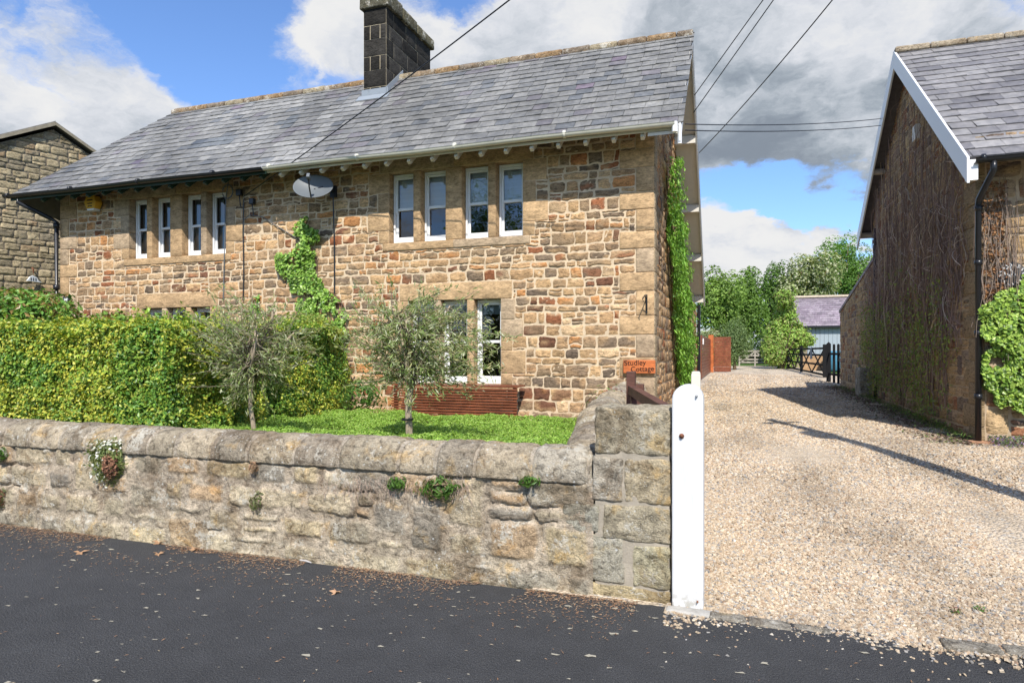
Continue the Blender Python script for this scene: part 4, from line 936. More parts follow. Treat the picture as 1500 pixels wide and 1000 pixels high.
c = PY(1019.5, 560, 9.2); mb = MB(); mb.box(c[0]-.06, c[0]+.06, 9.14, 9.26, .25, 1.30); mb.prism([(c[0]-.06, 1.30), (c[0]+.06, 1.30), (c[0]+.045, 1.335), (c[0]-.045, 1.335)], 1, 9.155, 9.245)
mb.build('gate_post', M['cream'], label='short weathered white post standing behind the big gate post near the cottage corner', cat='gate post', bevel=.008)
# ---- brown gate opened inward
hg = Vector((-.42, 4.62, 0)); fe = Vector((-1.02, 6.70, 0)); gt = thing('timber_gate', 'brown timber gate swung open behind the wall end', 'gate', (-.7, 5.6, .4))
def gl(t_, z): q = hg.lerp(fe, t_); return (q.x, q.y, z)
mb = MB(); mb.obox(gl(0, 1.165), gl(1, 1.215), .075, .09); mb.build('top_rail', M['brownwood'], gt, bevel=.005)
for z in (.45, .62, .80, .98):
    mb = MB(); mb.obox(gl(0, z), gl(1, z), .03, .07); mb.build('rail', M['brownwood'], gt)
mb = MB(); mb.obox(gl(1, .35), gl(1, 1.40), .085, .10, up=(0, 1, 0)); mb.build('end_stile', M['brownwood'], gt, bevel=.006)
mb = MB(); mb.obox(gl(0, .35), gl(0, 1.16), .08, .08, up=(0, 1, 0)); mb.build('hinge_stile', M['brownwood'], gt, bevel=.006)
mb = MB(); mb.obox(gl(.95, 1.15), gl(.45, .4), .05, .07); mb.build('brace', M['brownwood'], gt)
c = PY(936, 569, 7.0); mb = MB(); mb.box(c[0]-.05, c[0]+.05, 6.95, 7.05, .3, c[2]+.05); mb.build('timber_post', M['brownwood'], label='short brown post just behind the end of the open timber gate', cat='post', bevel=.008)

# ================================================================== VEGETATION
def leaves(P, Nn, size, asp, cols, seed=1, jit=.7, droop=0.0, along=None):
    """P (n,3) centres; Nn facing directions (n,3); diamond leaves with a fold"""
    g = np.random.default_rng(seed); n = len(P)
    Nn = Nn+jit*g.normal(0, 1, (n, 3)); Nn /= np.linalg.norm(Nn, axis=1, keepdims=True)+1e-9
    A = g.normal(0, 1, (n, 3)) if along is None else along+.5*g.normal(0, 1, (n, 3))
    A[:, 2] -= droop; A -= (A*Nn).sum(1, keepdims=True)*Nn; A /= np.linalg.norm(A, axis=1, keepdims=True)+1e-9
    B = np.cross(Nn, A); s = (size*g.uniform(.6, 1.3, n))[:, None] if np.ndim(size) == 0 else size[:, None]
    v = np.stack([P-A*s*.5, P+B*s*asp*.5+Nn*s*.06, P+A*s*.5-Nn*s*.04, P-B*s*asp*.5+Nn*s*.06], 1)
    F = (np.arange(n)[:, None]*4+np.arange(4)[None]); cols = np.asarray(cols)
    c = cols[g.integers(0, len(cols), n)]*g.uniform(.75, 1.25, (n, 1))
    return v.reshape(-1, 3), F, np.clip(np.repeat(c, 4, 0), .003, 1)
GREENS = [(.10, .20, .035), (.075, .16, .03), (.13, .25, .045), (.05, .11, .022)]
# golden hedge: shell of leaves over two joined blocks with a lumpy surface
def hedge_pts(n, x0, x1, y0, y1, z0, z1, seed, lump=.12, faces='fxt'):
    g = np.random.default_rng(seed); a = {'f': (x1-x0)*(z1-z0), 'x': (y1-y0)*(z1-z0), 'w': (y1-y0)*(z1-z0), 't': (x1-x0)*(y1-y0), 'b': (x1-x0)*(z1-z0)}; tot = sum(a[k] for k in faces); P = []; N_ = []
    for k in faces:
        m = int(n*a[k]/tot); u, v = g.random(m), g.random(m)
        if k == 'f': p = np.stack([x0+(x1-x0)*u, np.full(m, y0), z0+(z1-z0)*v], 1); nn = (0, -1, 0.1)
        elif k == 'b': p = np.stack([x0+(x1-x0)*u, np.full(m, y1), z0+(z1-z0)*v], 1); nn = (0, 1, 0.1)
        elif k == 'x': p = np.stack([np.full(m, x1), y0+(y1-y0)*u, z0+(z1-z0)*v], 1); nn = (1, 0, .1)
        elif k == 'w': p = np.stack([np.full(m, x0), y0+(y1-y0)*u, z0+(z1-z0)*v], 1); nn = (-1, 0, .1)
        else: p = np.stack([x0+(x1-x0)*u, y0+(y1-y0)*v, np.full(m, z1)], 1); nn = (0, 0, 1)
        nn = np.tile(np.array(nn, float), (m, 1))
        p = p+nn*(lump*fbm(p, 2.2, 4, 5)*1.6+.02*g.normal(0, 1, m)-abs(g.normal(0, .05, m)))[:, None]; P.append(p); N_.append(nn)
    return np.concatenate(P), np.concatenate(N_)
hd = thing('hedge', 'dense clipped golden-green hedge behind the garden wall at left', 'hedge', (-7.5, 5.8, .5))
P, Nn = hedge_pts(88000, -9.4, -5.62, 5.32, 6.2, .55, 1.89, 3); P2, N2_ = hedge_pts(50000, -6.3, -5.6, 5.45, 9.85, .55, 1.93, 4, faces='xt'); P2[:, 0] -= .18*(P2[:, 1]-5.3); P2[:, 2] += .02*(P2[:, 1]-5.3)
P = np.concatenate([P, P2]); Nn = np.concatenate([Nn, N2_]); kk = fbm(P, 1.6, 4, 12)
P0 = P[kk > -.12]; N0 = Nn[kk > -.12]; P1 = P[kk <= -.12]; N1_ = Nn[kk <= -.12]
mb = MB(); mb.add(*leaves(P0, N0+[0, 0, .5], .042, .62, [(.48, .49, .06), (.33, .42, .055), (.21, .33, .05), (.58, .56, .10), (.13, .25, .045)], 5)); mb.add(*leaves(P1, N1_+[0, 0, .5], .044, .62, [(.15, .30, .05), (.21, .35, .05), (.09, .20, .035), (.38, .44, .07)], 6))
g = np.random.default_rng(77); SP = []; SD = []
for k in range(420):
    q = P[g.integers(0, len(P))]; d = g.normal(0, .35, 3)+[.1, -.25, .75]; d /= np.linalg.norm(d); L = g.uniform(.08, .26)
    t_ = np.linspace(0, 1, 14)[:, None]; SP.append(q+d*L*t_+g.normal(0, .012, (14, 3))); SD.append(np.tile(d, (14, 1)))
mb.add(*leaves(np.concatenate(SP), np.concatenate(SD)+[0, 0, .2], .05, .6, [(.36, .46, .06), (.26, .40, .05), (.50, .52, .10), (.20, .34, .05)], 78))
mb.build('foliage', M['leafglossy'], hd)
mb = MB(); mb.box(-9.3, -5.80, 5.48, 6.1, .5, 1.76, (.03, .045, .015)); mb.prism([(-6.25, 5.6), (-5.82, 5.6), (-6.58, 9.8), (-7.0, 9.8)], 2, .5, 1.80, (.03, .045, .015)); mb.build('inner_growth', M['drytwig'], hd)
def stems(mb, base, tips, r0, col, seed=1, n=7, wob=.06):
    g = np.random.default_rng(seed)
    for t_ in tips:
        b0 = np.array(base, float); t1 = np.array(t_, float); k = np.linspace(0, 1, n)[:, None]; mid = b0+(t1-b0)*k
        mid[:, :2] += (wob*np.sin(k*3.0+g.uniform(0, 6, 2))*k*(1.2-k)).reshape(n, 2); mb.tube(mid, r0*(1-.8*k[:, 0]), 5, col)
def blob_shrub(name, label, cat, c, r, n, size, cols, seed, nb_=14, m='leaf', base=None, asp=.5, group=None, trunk=True, flower=None, up=.3, shell=.35, trunkcol=(.16, .11, .07), tr=.03, zs=1.0, shsz=(.35, .6)):
    g = np.random.default_rng(seed); c = np.array(c, float); r = np.array(r, float)
    cent = g.normal(0, 1, (nb_, 3)); cent /= np.linalg.norm(cent, axis=1, keepdims=True); cent *= g.uniform(.25, .8, (nb_, 1)); rad = g.uniform(shsz[0], shsz[1], nb_)
    k = g.choice(nb_, n, p=rad**2/(rad**2).sum()); d = g.normal(0, 1, (n, 3)); d /= np.linalg.norm(d, axis=1, keepdims=True)
    p = cent[k]+d*(rad[k]*(1-shell*g.random(n)**1.5))[:, None]
    P = c+p*r*(1+.12*vn(p, 3, seed))[:, None]
    tone = g.uniform(.75, 1.2, nb_)[k]
    base = base if base is not None else (c[0], c[1], c[2]-r[2])
    o = thing(name, label, cat, tuple(base), group)
    v, F, cc = leaves(P, d+[0, 0, up], size, asp, cols, seed, .6); cc = cc*np.repeat(tone, 4)[:, None]
    mb = MB(); mb.add(v, F, np.clip(cc, .003, 1)); mb.build('crown' if trunk else 'foliage', M[m], o)
    if flower:
        kf = g.random(n) < flower[0]; mb = MB(); mb.add(*leaves(P[kf]+d[kf]*size*.4, d[kf]+[0, 0, .6], flower[1], .9, [flower[2]], seed+1, .4)); mb.build('blossom', M['leaf'], o)
    if trunk:
        mb = MB(); b0 = np.array(base, float); top = c+[0, 0, -.2*r[2]]; ks = np.linspace(0, 1, 7)[:, None]; tp_ = b0+(top-b0)*ks; mb.tube(tp_, tr*(1-.6*ks[:, 0]), 8, trunkcol)
        for q in cent: 
            a = b0+(top-b0)*g.uniform(.45, .95); mb.tube([tuple(a), tuple((a+c+q*r)/2+[0, 0, -.05*r[2]]), tuple(c+q*r)], [tr*.45, tr*.3, tr*.1], 5, trunkcol)
        mb.build('trunk', M['bark'], o, smooth=True)
    return o
# shrubs behind hedge
c = PY(35, 455, 8.0); blob_shrub('shrub', 'bright green leafy shrub rising above the hedge at the far left', 'shrub', (c[0], 8.0, 2.05), (1.15, .9, .85), 9000, .10, [(.16, .32, .05), (.11, .25, .04), (.22, .38, .07), (.30, .20, .07)], 21, trunk=True, m='leafglossy', base=(c[0], 8, .5))
c = PY(175, 475, 8.0); blob_shrub('shrub', 'low green shrub just above the hedge beneath the left upper windows', 'shrub', (c[0]-.2, 8.2, 1.60), (1.0, .6, .62), 5000, .10, [(.13, .26, .045), (.20, .34, .06), (.28, .16, .07)], 22, base=(c[0], 8.2, .5), m='leafglossy')
c = PY(225, 462, 8.2); blob_shrub('shrub', 'glossy laurel-like shoots between the hedge and the left lower window', 'shrub', (c[0], 8.4, 1.75), (.35, .3, .55), 700, .13, [(.07, .16, .03), (.12, .24, .045)], 23, base=(c[0], 8.4, .5), m='leafglossy')
c = PY(465, 480, 9.5); blob_shrub('shrub', 'light green shrub at the foot of the wall ivy, behind the hedge', 'shrub', (c[0]-.2, 9.3, 1.85), (1.0, .4, .45), 5200, .06, [(.26, .36, .07), (.16, .28, .05), (.40, .44, .12)], 24, base=(c[0], 9.3, .5))
# olive trees
def olive(c, r, base, seed, label, n, lean, nb_=22, tr=.042):
    g = np.random.default_rng(seed); o = thing('olive_tree', label, 'tree', base, 'olive trees in the front garden')
    mb = MB(); b0 = np.array(base, float); c = np.array(c, float); r = np.array(r)
    fork = b0+(c-b0)*[.3, .4, .62]+np.array([lean, 0, 0]); colr = (.36, .29, .21)
    ks = np.linspace(0, 1, 7)[:, None]; pth_ = b0+(fork-b0)*ks; pth_[:, 0] += .02*np.sin(ks[:, 0]*6); mb.tube(pth_, tr*(1-.3*ks[:, 0]), 9, colr)
    mains = []; V = []
    for k in range(6):
        d = g.normal(0, 1, 3); d[2] = abs(d[2])*1.1+.25; d /= np.linalg.norm(d); e = c+d*r*.62; m_ = fork+(e-fork)*.5+g.normal(0, .05, 3)
        mb.tube([fork, m_, e], [.028, .018, .008], 6, colr); mains.append((fork, m_, e))
    LP = []; LD = []
    for k in range(nb_*8):
        a, m_, e = mains[g.integers(0, 6)]; t_ = g.random(); s0 = a+(m_-a)*t_*2 if t_ < .5 else m_+(e-m_)*(t_-.5)*2
        d = g.normal(0, 1, 3); d[2] += .1; d /= np.linalg.norm(d); tgt = c+d*r*g.uniform(.55, 1.12)
        if np.linalg.norm(tgt-s0) > 1.0: continue
        md = (s0+tgt)/2+g.normal(0, .04, 3)+[0, 0, .03]; mb.tube([s0, md, tgt], [.0055, .004, .002], 4, (.20, .17, .12))
        for q in range(int(n/(nb_*8))):
            t_ = g.uniform(.3, 1.05); w_ = s0*(1-t_)**2+md*2*t_*(1-t_)+tgt*t_*t_; LP.append(w_+g.normal(0, .022, 3)); LD.append(tgt-s0)
    mb.build('trunk', M['bark'], o, smooth=True)
    LP = np.array(LP); LD = np.array(LD); LD /= np.linalg.norm(LD, axis=1, keepdims=True)
    mb = MB(); mb.add(*leaves(LP, g.normal(0, 1, LP.shape)+[0, -.3, .5], (.066), .20, [(.30, .37, .14), (.21, .29, .10), (.40, .45, .24), (.56, .58, .40), (.25, .34, .11), (.42, .40, .20)], seed, .4, along=LD*1.2)); mb.build('crown', M['leaf'], o)
    return o
c = PY(622, 505, 5.95); b0 = PY(595, 660, 5.9); olive((c[0]-.02, 5.95, c[2]+.02), (.98, .6, .68), (b0[0], 5.9, .48), 31, 'bushier olive tree with straight trunk in front of the slatted bench', 8600, .0)
mb = MB(); b1 = PY(597, 614, 5.9); mb.lathe([(.056, -.012), (.062, -.008), (.062, .008), (.056, .012)], (b1[0]+.0, 5.9, b1[2]), 12); mb.build('tree_tie', M['black'], label='black tie strap round the trunk of the right olive tree', cat='tree tie')
c = PY(368, 505, 5.75); b0 = PY(372, 640, 5.8); olive((c[0], 5.75, c[2]-.02), (.92, .55, .68), (b0[0], 5.8, .48), 33, 'sparser grey-green olive tree in front of the golden hedge', 5200, -.02, tr=.03)
# ground cover
gcv = MB(); g = np.random.default_rng(5); n = 150000; x = g.uniform(-6.35, -1.35, n); y = g.uniform(4.75, 9.3, n); kx = (x > -5.5-.18*(y-5.3)) & ((y > 5.6) | (x > -4.75)); x, y = x[kx], y[kx]; n = len(x)
P = np.stack([x, y, 0*x], 1); hgt = np.where(y > 7, .20-.07*np.minimum(1, y-7), .20)+.15*fbm(P, 2.6, 4, 2)+.10*np.clip(1-abs(y-5.6)/.9, 0, 1); z = .5+hgt*(1-.5*g.random(n)**2)
gcv.add(*leaves(np.stack([x, y, z], 1), np.tile([0., -.3, .9], (len(x), 1)), .025, .7, [(.25, .42, .06), (.32, .50, .085), (.16, .30, .045), (.40, .55, .13)], 6)); 
gcv.build('ground_cover', M['leaf'], kind='stuff', label='low bright green ground cover filling the front garden bed', cat='ground cover')
# ivy patches on walls
def ivy(name, label, n, poly_rows, origin, U, N_, size, cols, seed, m='leaf', depth=.07, stem=None, droop=.8, cat='ivy', asp=.75, parts=True, fade=0):
    """poly_rows: list of (z, u0, u1) outline rows; leaf shingles over the wall"""
    g = np.random.default_rng(seed); zs = np.array([r_[0] for r_ in poly_rows]); a = np.array([r_[1] for r_ in poly_rows]); b_ = np.array([r_[2] for r_ in poly_rows])
    od = np.argsort(zs); zs, a, b_ = zs[od], a[od], b_[od]
    z = g.uniform(zs[0], zs[-1], n*2); wd_ = np.interp(z, zs, b_-a); keep = g.random(n*2) < wd_/wd_.max(); z = z[keep][:n]; nn = len(z)
    Q = np.stack([z*0, z, z*0], 1); u0, u1 = np.interp(z, zs, a), np.interp(z, zs, b_)
    u = u0+(u1-u0)*g.random(nn); u += (.13*vn(np.stack([z*0+1, z, z*0], 1), 5, seed)+.09*vn(np.stack([u*2, z*1, z*0+3], 1), 6, seed+2))*np.minimum(1, (u1-u0)); z = z+.10*vn(np.stack([u, z*.3, z*0+5], 1), 5, seed+8)*g.random(nn)
    origin, U, N_ = np.array(origin, float), np.array(U, float), np.array(N_, float)
    P = origin+u[:, None]*U; P[:, 2] = z
    dd = depth*(.35+.65*g.random(nn))*(1+.8*vn(P, 4, seed+1)); P = P+N_*dd[:, None]
    kf = fbm(P, 5, 4, seed+4) > (-.36 if not fade else -.24); P = P[kf]
    o = thing(name, label, cat, tuple(origin+U*float(a[0]+b_[0])/2+np.array([0, 0, zs[0]])))
    mb = MB(); mb.add(*leaves(P, np.tile(N_, (len(P), 1))+[0, 0, .45], size, asp, cols, seed, .4, droop)); mb.build('foliage', M[m], o)
    mb = MB()
    for k in range(10):
        zz_ = np.linspace(zs[0], g.uniform((zs[0]+zs[-1])/2, zs[-1]), 9); f_ = g.random(); uu = np.interp(zz_, zs, a)*(1-f_)+np.interp(zz_, zs, b_)*f_+.04*np.sin(zz_*4+k)
        p_ = origin+uu[:, None]*U; p_[:, 2] = zz_; mb.tube(p_+N_*.02, .007, 4, (.15, .10, .07))
    mb.build('stems', M['bark'], o)
    return o
IV = [(.16, .33, .04), (.11, .24, .035), (.22, .42, .06), (.07, .15, .025), (.28, .46, .10)]
def fr(rows, Y):   # pixel rows on a Y plane
    return [(PY((a+b_)/2, y, Y)[2], PY(a, y, Y)[0], PY(b_, y, Y)[0]) for y, a, b_ in rows]
ivy('ivy', 'bright ivy climbing the wall directly below the satellite dish', 5600, fr([(500, 430, 512), (470, 437, 506), (440, 434, 502), (420, 424, 470), (400, 414, 462), (375, 409, 470), (368, 436, 452), (355, 446, 470), (345, 434, 470), (330, 432, 446), (322, 448, 456)], 9.95), (0, 9.97, 0), (1, 0, 0), (0, -1, 0), .062, [(.24, .42, .06), (.17, .32, .05), (.32, .50, .09), (.09, .18, .03), (.38, .54, .14)], 51, 'leafglossy', .10, fade=1)
ivy('ivy', 'thin upright sprig of ivy at the wall left of the main ivy below the dish', 160, fr([(480, 366, 384), (450, 368, 382), (432, 372, 380)], 9.95), (0, 9.97, 0), (1, 0, 0), (0, -1, 0), .07, IV, 52, 'leafglossy', .06)
rows = [(float(z), float(a), float(b_)) for z, a, b_ in ((.55, 13.5, 16.6), (1.0, 13.35, 16.4), (1.8, 12.6, 15.9), (2.6, 12.0, 15.4), (3.4, 11.5, 14.6), (4.0, 11.25, 13.4), (4.5, 11.15, 12.2), (4.9, 11.2, 11.6))]
ivy('creeper', 'tall strip of lush green creeper hanging down the cottage gable beside the driveway', 16000, rows, (HX1, 0, 0), (0, 1, 0), (1, 0, 0), .085, [(.20, .40, .055), (.26, .48, .075), (.12, .26, .035), (.34, .55, .12)], 53, 'leafglossy', .22, droop=2.0, cat='climber', asp=.42)
rows = fr([(600, 1475, 1560), (570, 1448, 1560), (540, 1440, 1560), (500, 1436, 1560), (450, 1440, 1560), (430, 1456, 1560), (415, 1490, 1560), (395, 1500, 1560)], RYF-.05)
ivy('ivy', 'thick sunlit ivy on the front of the right house beside the downpipe', 8500, rows, (0, RYF-.02, 0), (1, 0, 0), (0, -1, 0), .065, [(.30, .44, .07), (.22, .36, .055), (.38, .52, .10), (.10, .19, .03)], 54, 'leafglossy', .13)
# bare stems on right gable
vs = thing('bare_climber', 'mass of bare brown climber stems covering the right house gable', 'climber', (RX-.05, 14.5, .4))
g = np.random.default_rng(61); mb = MB(); mb2 = MB()
for k in range(430):
    y0 = g.uniform(11.3, 18.2); yy = y0+.0; top = min(float(rt(y0))-.1, g.uniform(2.8, 7.2)); z0 = g.uniform(.4, 2.4) if k % 3 else g.uniform(2, 4.5)
    if y0 > 17.9: top = min(top, 3.9)
    if y0 < 12.4: z0 = max(z0, 1.2+ (12.4-y0)*1.6)
    if top-z0 < .3: continue
    n_ = 9; zz_ = np.linspace(z0, top, n_); dr = g.normal(0, .12); wob = np.cumsum(g.normal(0, .085, n_)); y_ = y0+dr*(zz_-z0)/2+wob
    if k % 4 == 0: y_ = y0+np.cumsum(g.normal(0, .22, n_)); zz_ = zz_[0]+np.cumsum(abs(g.normal(0, .16, n_)))
    x_ = RX-.025-g.uniform(.0, .10)-.02*np.sin(zz_*3+k); zlim = np.minimum(zz_, np.array([float(rt(q)) for q in y_])-.08)
    v = g.uniform(.5, 1.5); col = (.25*v, .175*v, .14*v) if k % 5 else (.36*v, .28*v, .20*v)
    mb.tube(np.stack([x_+0*zz_, y_, zlim], 1), np.linspace(.008, .0025, n_)*g.choice([.5, .7, 1.0, 1.9], p=[.3, .35, .25, .1]), 4, col, caps=False)
for k in range(1500):
    y0 = g.uniform(11.4, 19.2); zt_ = min(float(rt(min(y0, 18.4)))-.3, 6.9) if y0 < 18 else 3.6; z0 = g.uniform(1.0, zt_) if k % 2 else min(g.normal(3.4, .8), zt_)
    if y0 < 12.4: z0 = max(z0, 2.0)
    a = g.uniform(0, 6.28); L = g.uniform(.15, .55); bend = g.normal(0, .12, 2); t_ = np.linspace(0, 1, 5)
    y_ = y0+L*np.cos(a)*t_+bend[0]*t_*t_; z_ = np.clip(z0+L*np.sin(a)*t_+bend[1]*t_*t_, .6, zt_+.1); x_ = RX-.03-g.uniform(.02, .16)*np.sin(t_*2.2+.4)
    v = g.uniform(.6, 1.5); mb.tube(np.stack([x_, y_, z_], 1), np.linspace(.0045, .0018, 5), 4, (.26*v, .185*v, .16*v) if k % 4 else (.50*v, .42*v, .35*v), caps=False)
mb.build('stems', M['drytwig'], vs)
P = []; D_ = []
for k in range(250):
    y0 = g.uniform(11.9, 19.5); z0 = float(D(y0))+g.uniform(.2, 2.2)*(1 if g.random() < .8 else 1.3)
    m_ = g.integers(12, 38); q = g.normal(0, 1, (m_, 3))*[.05, .16, .14]; P.append(q+[RX-.12, y0, z0])
P = np.concatenate(P); mb = MB(); mb.add(*leaves(P, np.tile([-1., -.2, .4], (len(P), 1)), .065, .42, [(.24, .34, .08), (.17, .26, .06), (.32, .38, .10), (.30, .26, .10)], 62, .6, 1.0)); mb.build('young_foliage', M['leaf'], vs)
# dead tangle at corner
ds = MB(); g = np.random.default_rng(63)
for k in range(46):
    x0 = RX+g.uniform(.06, .5); z1 = g.uniform(3.1, 4.1); z0 = g.uniform(1.4, 2.6); n_ = 8; zz_ = np.linspace(z1, z0, n_); x_ = x0+np.cumsum(g.normal(0, .035, n_)); v = g.uniform(.8, 1.5)
    ds.tube(np.stack([x_, np.full(n_, RYF-.05-g.uniform(0, .1)), zz_], 1), .0035, 4, (.26*v, .20*v, .16*v), caps=False)
ds.add(*leaves(np.stack([RX+g.uniform(.05, .35, 500), np.full(500, RYF-.08), g.uniform(1.8, 4.0, 500)], 1), np.tile([0., -1, .3], (500, 1)), .06, .7, [(.25, .13, .06), (.18, .09, .045)], 64))
ds.build('dead_climber', M['drytwig'], label='tangle of dead pale twigs and brown leaves beside the right downpipe', cat='climber')

# wall plants
def tuft(name, label, c, r, n, size, cols, seed, asp=.35, jit=.6, group=None, cat='plant', droop=0.0):
    g = np.random.default_rng(seed); d = g.normal(0, 1, (n, 3)); d /= np.linalg.norm(d, axis=1, keepdims=True); d[:, 1] = -abs(d[:, 1]); P = np.array(c)+d*np.array(r)*(g.uniform(.4, 1, (n, 1))**.7+abs(g.normal(0, .16, (n, 1))))*(1+.35*vn(d, 2.2, seed))[:, None]
    o = thing(name, label, cat, tuple(c), group); mb = MB(); mb.add(*leaves(P, d, size, asp, cols, seed, jit, droop, along=None)); mb.build('foliage', M['leaf'], o)
    mb = MB()
    for k in range(12): mb.tube([c, tuple(np.array(c)+(P[k]-np.array(c))*.5), tuple(P[k])], [.003, .002, .001], 4, (.2, .14, .08))
    mb.build('stems', M['drytwig'], o); return o, P, d
c = PY(163, 675, WYF-.02); o, P, d = tuft('rock_plant', 'round rock plant with white flowers and a dried brown centre growing from the wall', c, (.17, .09, .19), 1500, .035, [(.18, .24, .07), (.12, .17, .05), (.30, .32, .12)], 71)
g = np.random.default_rng(72); n = 700; q = g.normal(0, 1, (n, 3)); q /= np.linalg.norm(q, axis=1, keepdims=True); q[:, 1] = -abs(q[:, 1]); Pb = np.array(c)+[.06, -.035, -.02]+q*[.09, .07, .12]*(.6+.5*g.random((n, 1)))*(1+.4*vn(q, 2, 3))[:, None]
mb = MB(); mb.add(*leaves(Pb, q, .03, .5, [(.26, .13, .08), (.34, .18, .11), (.18, .09, .06)], 73)); mb.build('dried_heads', M['drytwig'], o)
kk = ((d[:, 0] < .1)|(d[:, 2] > .45))&(g.random(len(P)) < .2); mb = MB(); mb.add(*leaves(P[kk]+d[kk]*.02, d[kk]+[0, -.2, .5], .027, .8, [(.78, .78, .72)], 74)); mb.build('flowers', M['leaf'], o, kind='stuff')
tuft('fern_clump', 'left fern clump of the pair growing near the wall middle', PY(582, 708, WYF-.03), (.07, .05, .05), 130, .045, GREENS[:3], 75, group='small plants rooted in the wall joints')
tuft('fern_clump', 'widest green fern clump with dry fronds below on the wall face', PY(645, 715, WYF-.03), (.14, .07, .08), 420, .045, GREENS[:3]+[(.3, .22, .13)], 76, group='small plants rooted in the wall joints')
tuft('fern_clump', 'small fern clump under the coping close to the stone pier', PY(776, 704, WYF-.03), (.07, .05, .035), 130, .04, GREENS[:3], 77, group='small plants rooted in the wall joints')
tuft('rock_plant', 'small upright grey-green flowering plant low on the wall left of middle', PY(377, 735, WYF-.03), (.06, .05, .08), 160, .035, [(.24, .27, .12), (.16, .2, .07), (.45, .35, .3)], 78, group='small plants rooted in the wall joints')
tuft('rock_plant', 'tiny pinkish dry sprig just below the coping left of middle', PY(372, 685, WYF-.03), (.04, .04, .05), 80, .03, [(.45, .27, .17), (.3, .2, .12)], 79, group='small plants rooted in the wall joints')
tuft('rock_plant', 'plant hanging from the coping at the very left edge', PY(4, 665, WYF-.03), (.07, .05, .06), 160, .045, GREENS[:3]+[(.4, .4, .3)], 80, group='small plants rooted in the wall joints')
tuft('rock_plant', 'brown sprig low on the wall at the very left edge', PY(2, 728, WYF-.03), (.05, .05, .09), 140, .04, [(.25, .13, .08), (.16, .17, .07)], 81, group='small plants rooted in the wall joints')
# dry roots hanging from wall
mb = MB(); g = np.random.default_rng(85)
for k in range(170):
    px = g.choice([g.uniform(470, 610), g.uniform(620, 690)]); p = PY(px, g.uniform(695, 712), WYF-.035); L = g.uniform(.03, .15)
    zz_ = np.linspace(0, -L, 5); mb.tube(np.stack([p[0]+np.cumsum(g.normal(0, .013, 5)), np.full(5, p[1]-.01)+g.normal(0, .004, 5), p[2]+zz_], 1), .0014, 4, (.42, .32, .25), caps=False)
mb.build('dry_roots', M['drytwig'], kind='stuff', label='dry root fibres hanging on the wall face under the coping', cat='roots')
# plants by cottage corner (reddish)
c = PY(885, 575, 8.6); tuft('rose_shoots', 'dark red and green shoots above the side wall by the cottage', (c[0]+.1, 8.3, c[2]-.25), (.38, .25, .32), 420, .07, [(.22, .07, .05), (.10, .16, .04), (.16, .24, .06), (.30, .14, .08)], 86)
c = PY(530, 585, 9.3); tuft('low_shrub', 'small dark green shrub at the wall foot left of the bench', (c[0], 9.3, .9), (.4, .25, .3), 800, .07, [(.08, .17, .035), (.14, .25, .05)], 87, asp=.5)
for i, (px, py, lb) in enumerate(((1400, 903, 'reddish-green weed in the gravel near the bottom right'), (1435, 900, 'small green weed right of the reddish weed in the gravel'))):
    c = PZ(px, py, .02); tuft('weed', lb, (c[0], c[1], .05), (.035, .03, .03), 60, .022, [(.10, .2, .04), (.24, .10, .08)][:2-i], 88+i, group='weeds in the gravel')
# grass/weeds along foot of right wall
g = np.random.default_rng(90); n = 1900; y = g.uniform(11, 24, n); x = RX-abs(g.normal(0, .16, n))-.02; kk = fbm(np.stack([x, y, 0*x], 1), 1.2, 3, 3) > -.1; x, y = x[kk], y[kk]
mb = MB(); mb.add(*leaves(np.stack([x, y, D(y)+g.random(len(x))*.10], 1), g.normal(0, 1, (len(x), 3))+[-.5, -.5, .3], .07, .2, [(.13, .22, .05), (.09, .16, .04), (.2, .2, .08)], 91, .3)); mb.build('weeds', M['leaf'], kind='stuff', label='low weeds along the foot of the right house wall', cat='weeds')
n = 2600; g = np.random.default_rng(92); x = RX+g.uniform(.1, 1.6, n); y = RYF-.1-abs(g.normal(0, .22, n)); mb = MB(); mb.add(*leaves(np.stack([x, y, D(y)+g.random(n)*.12], 1), g.normal(0, 1, (n, 3))+[0, -.5, .5], .035, .5, [(.10, .15, .06), (.32, .22, .42), (.14, .2, .08)], 93)); mb.build('catmint', M['leaf'], kind='stuff', label='small purple flowers at the foot of the right house front', cat='flowers')
g = np.random.default_rng(191); n = 5200; y = g.uniform(10.6, 23.5, n); x = RX-.05-abs(g.normal(0, .34, n)); kk = fbm(np.stack([x, y, 0*x], 1), 1.0, 3, 9) > -.25; x, y = x[kk], y[kk]; n = len(x)
mb = MB(); mb.add(*leaves(np.stack([x, y, D(y)+.02+g.random(n)*.012+.012*np.sin(x*2+y)*(y < 12)], 1), np.tile([0., 0, 1], (n, 1)), .055, .5, [(.16, .10, .07), (.20, .12, .09), (.12, .09, .07), (.13, .15, .05)], 192, .25)); mb.build('leaf_litter', M['drytwig'], kind='stuff', label='brown leaf debris lying along the foot of the right house wall', cat='litter')
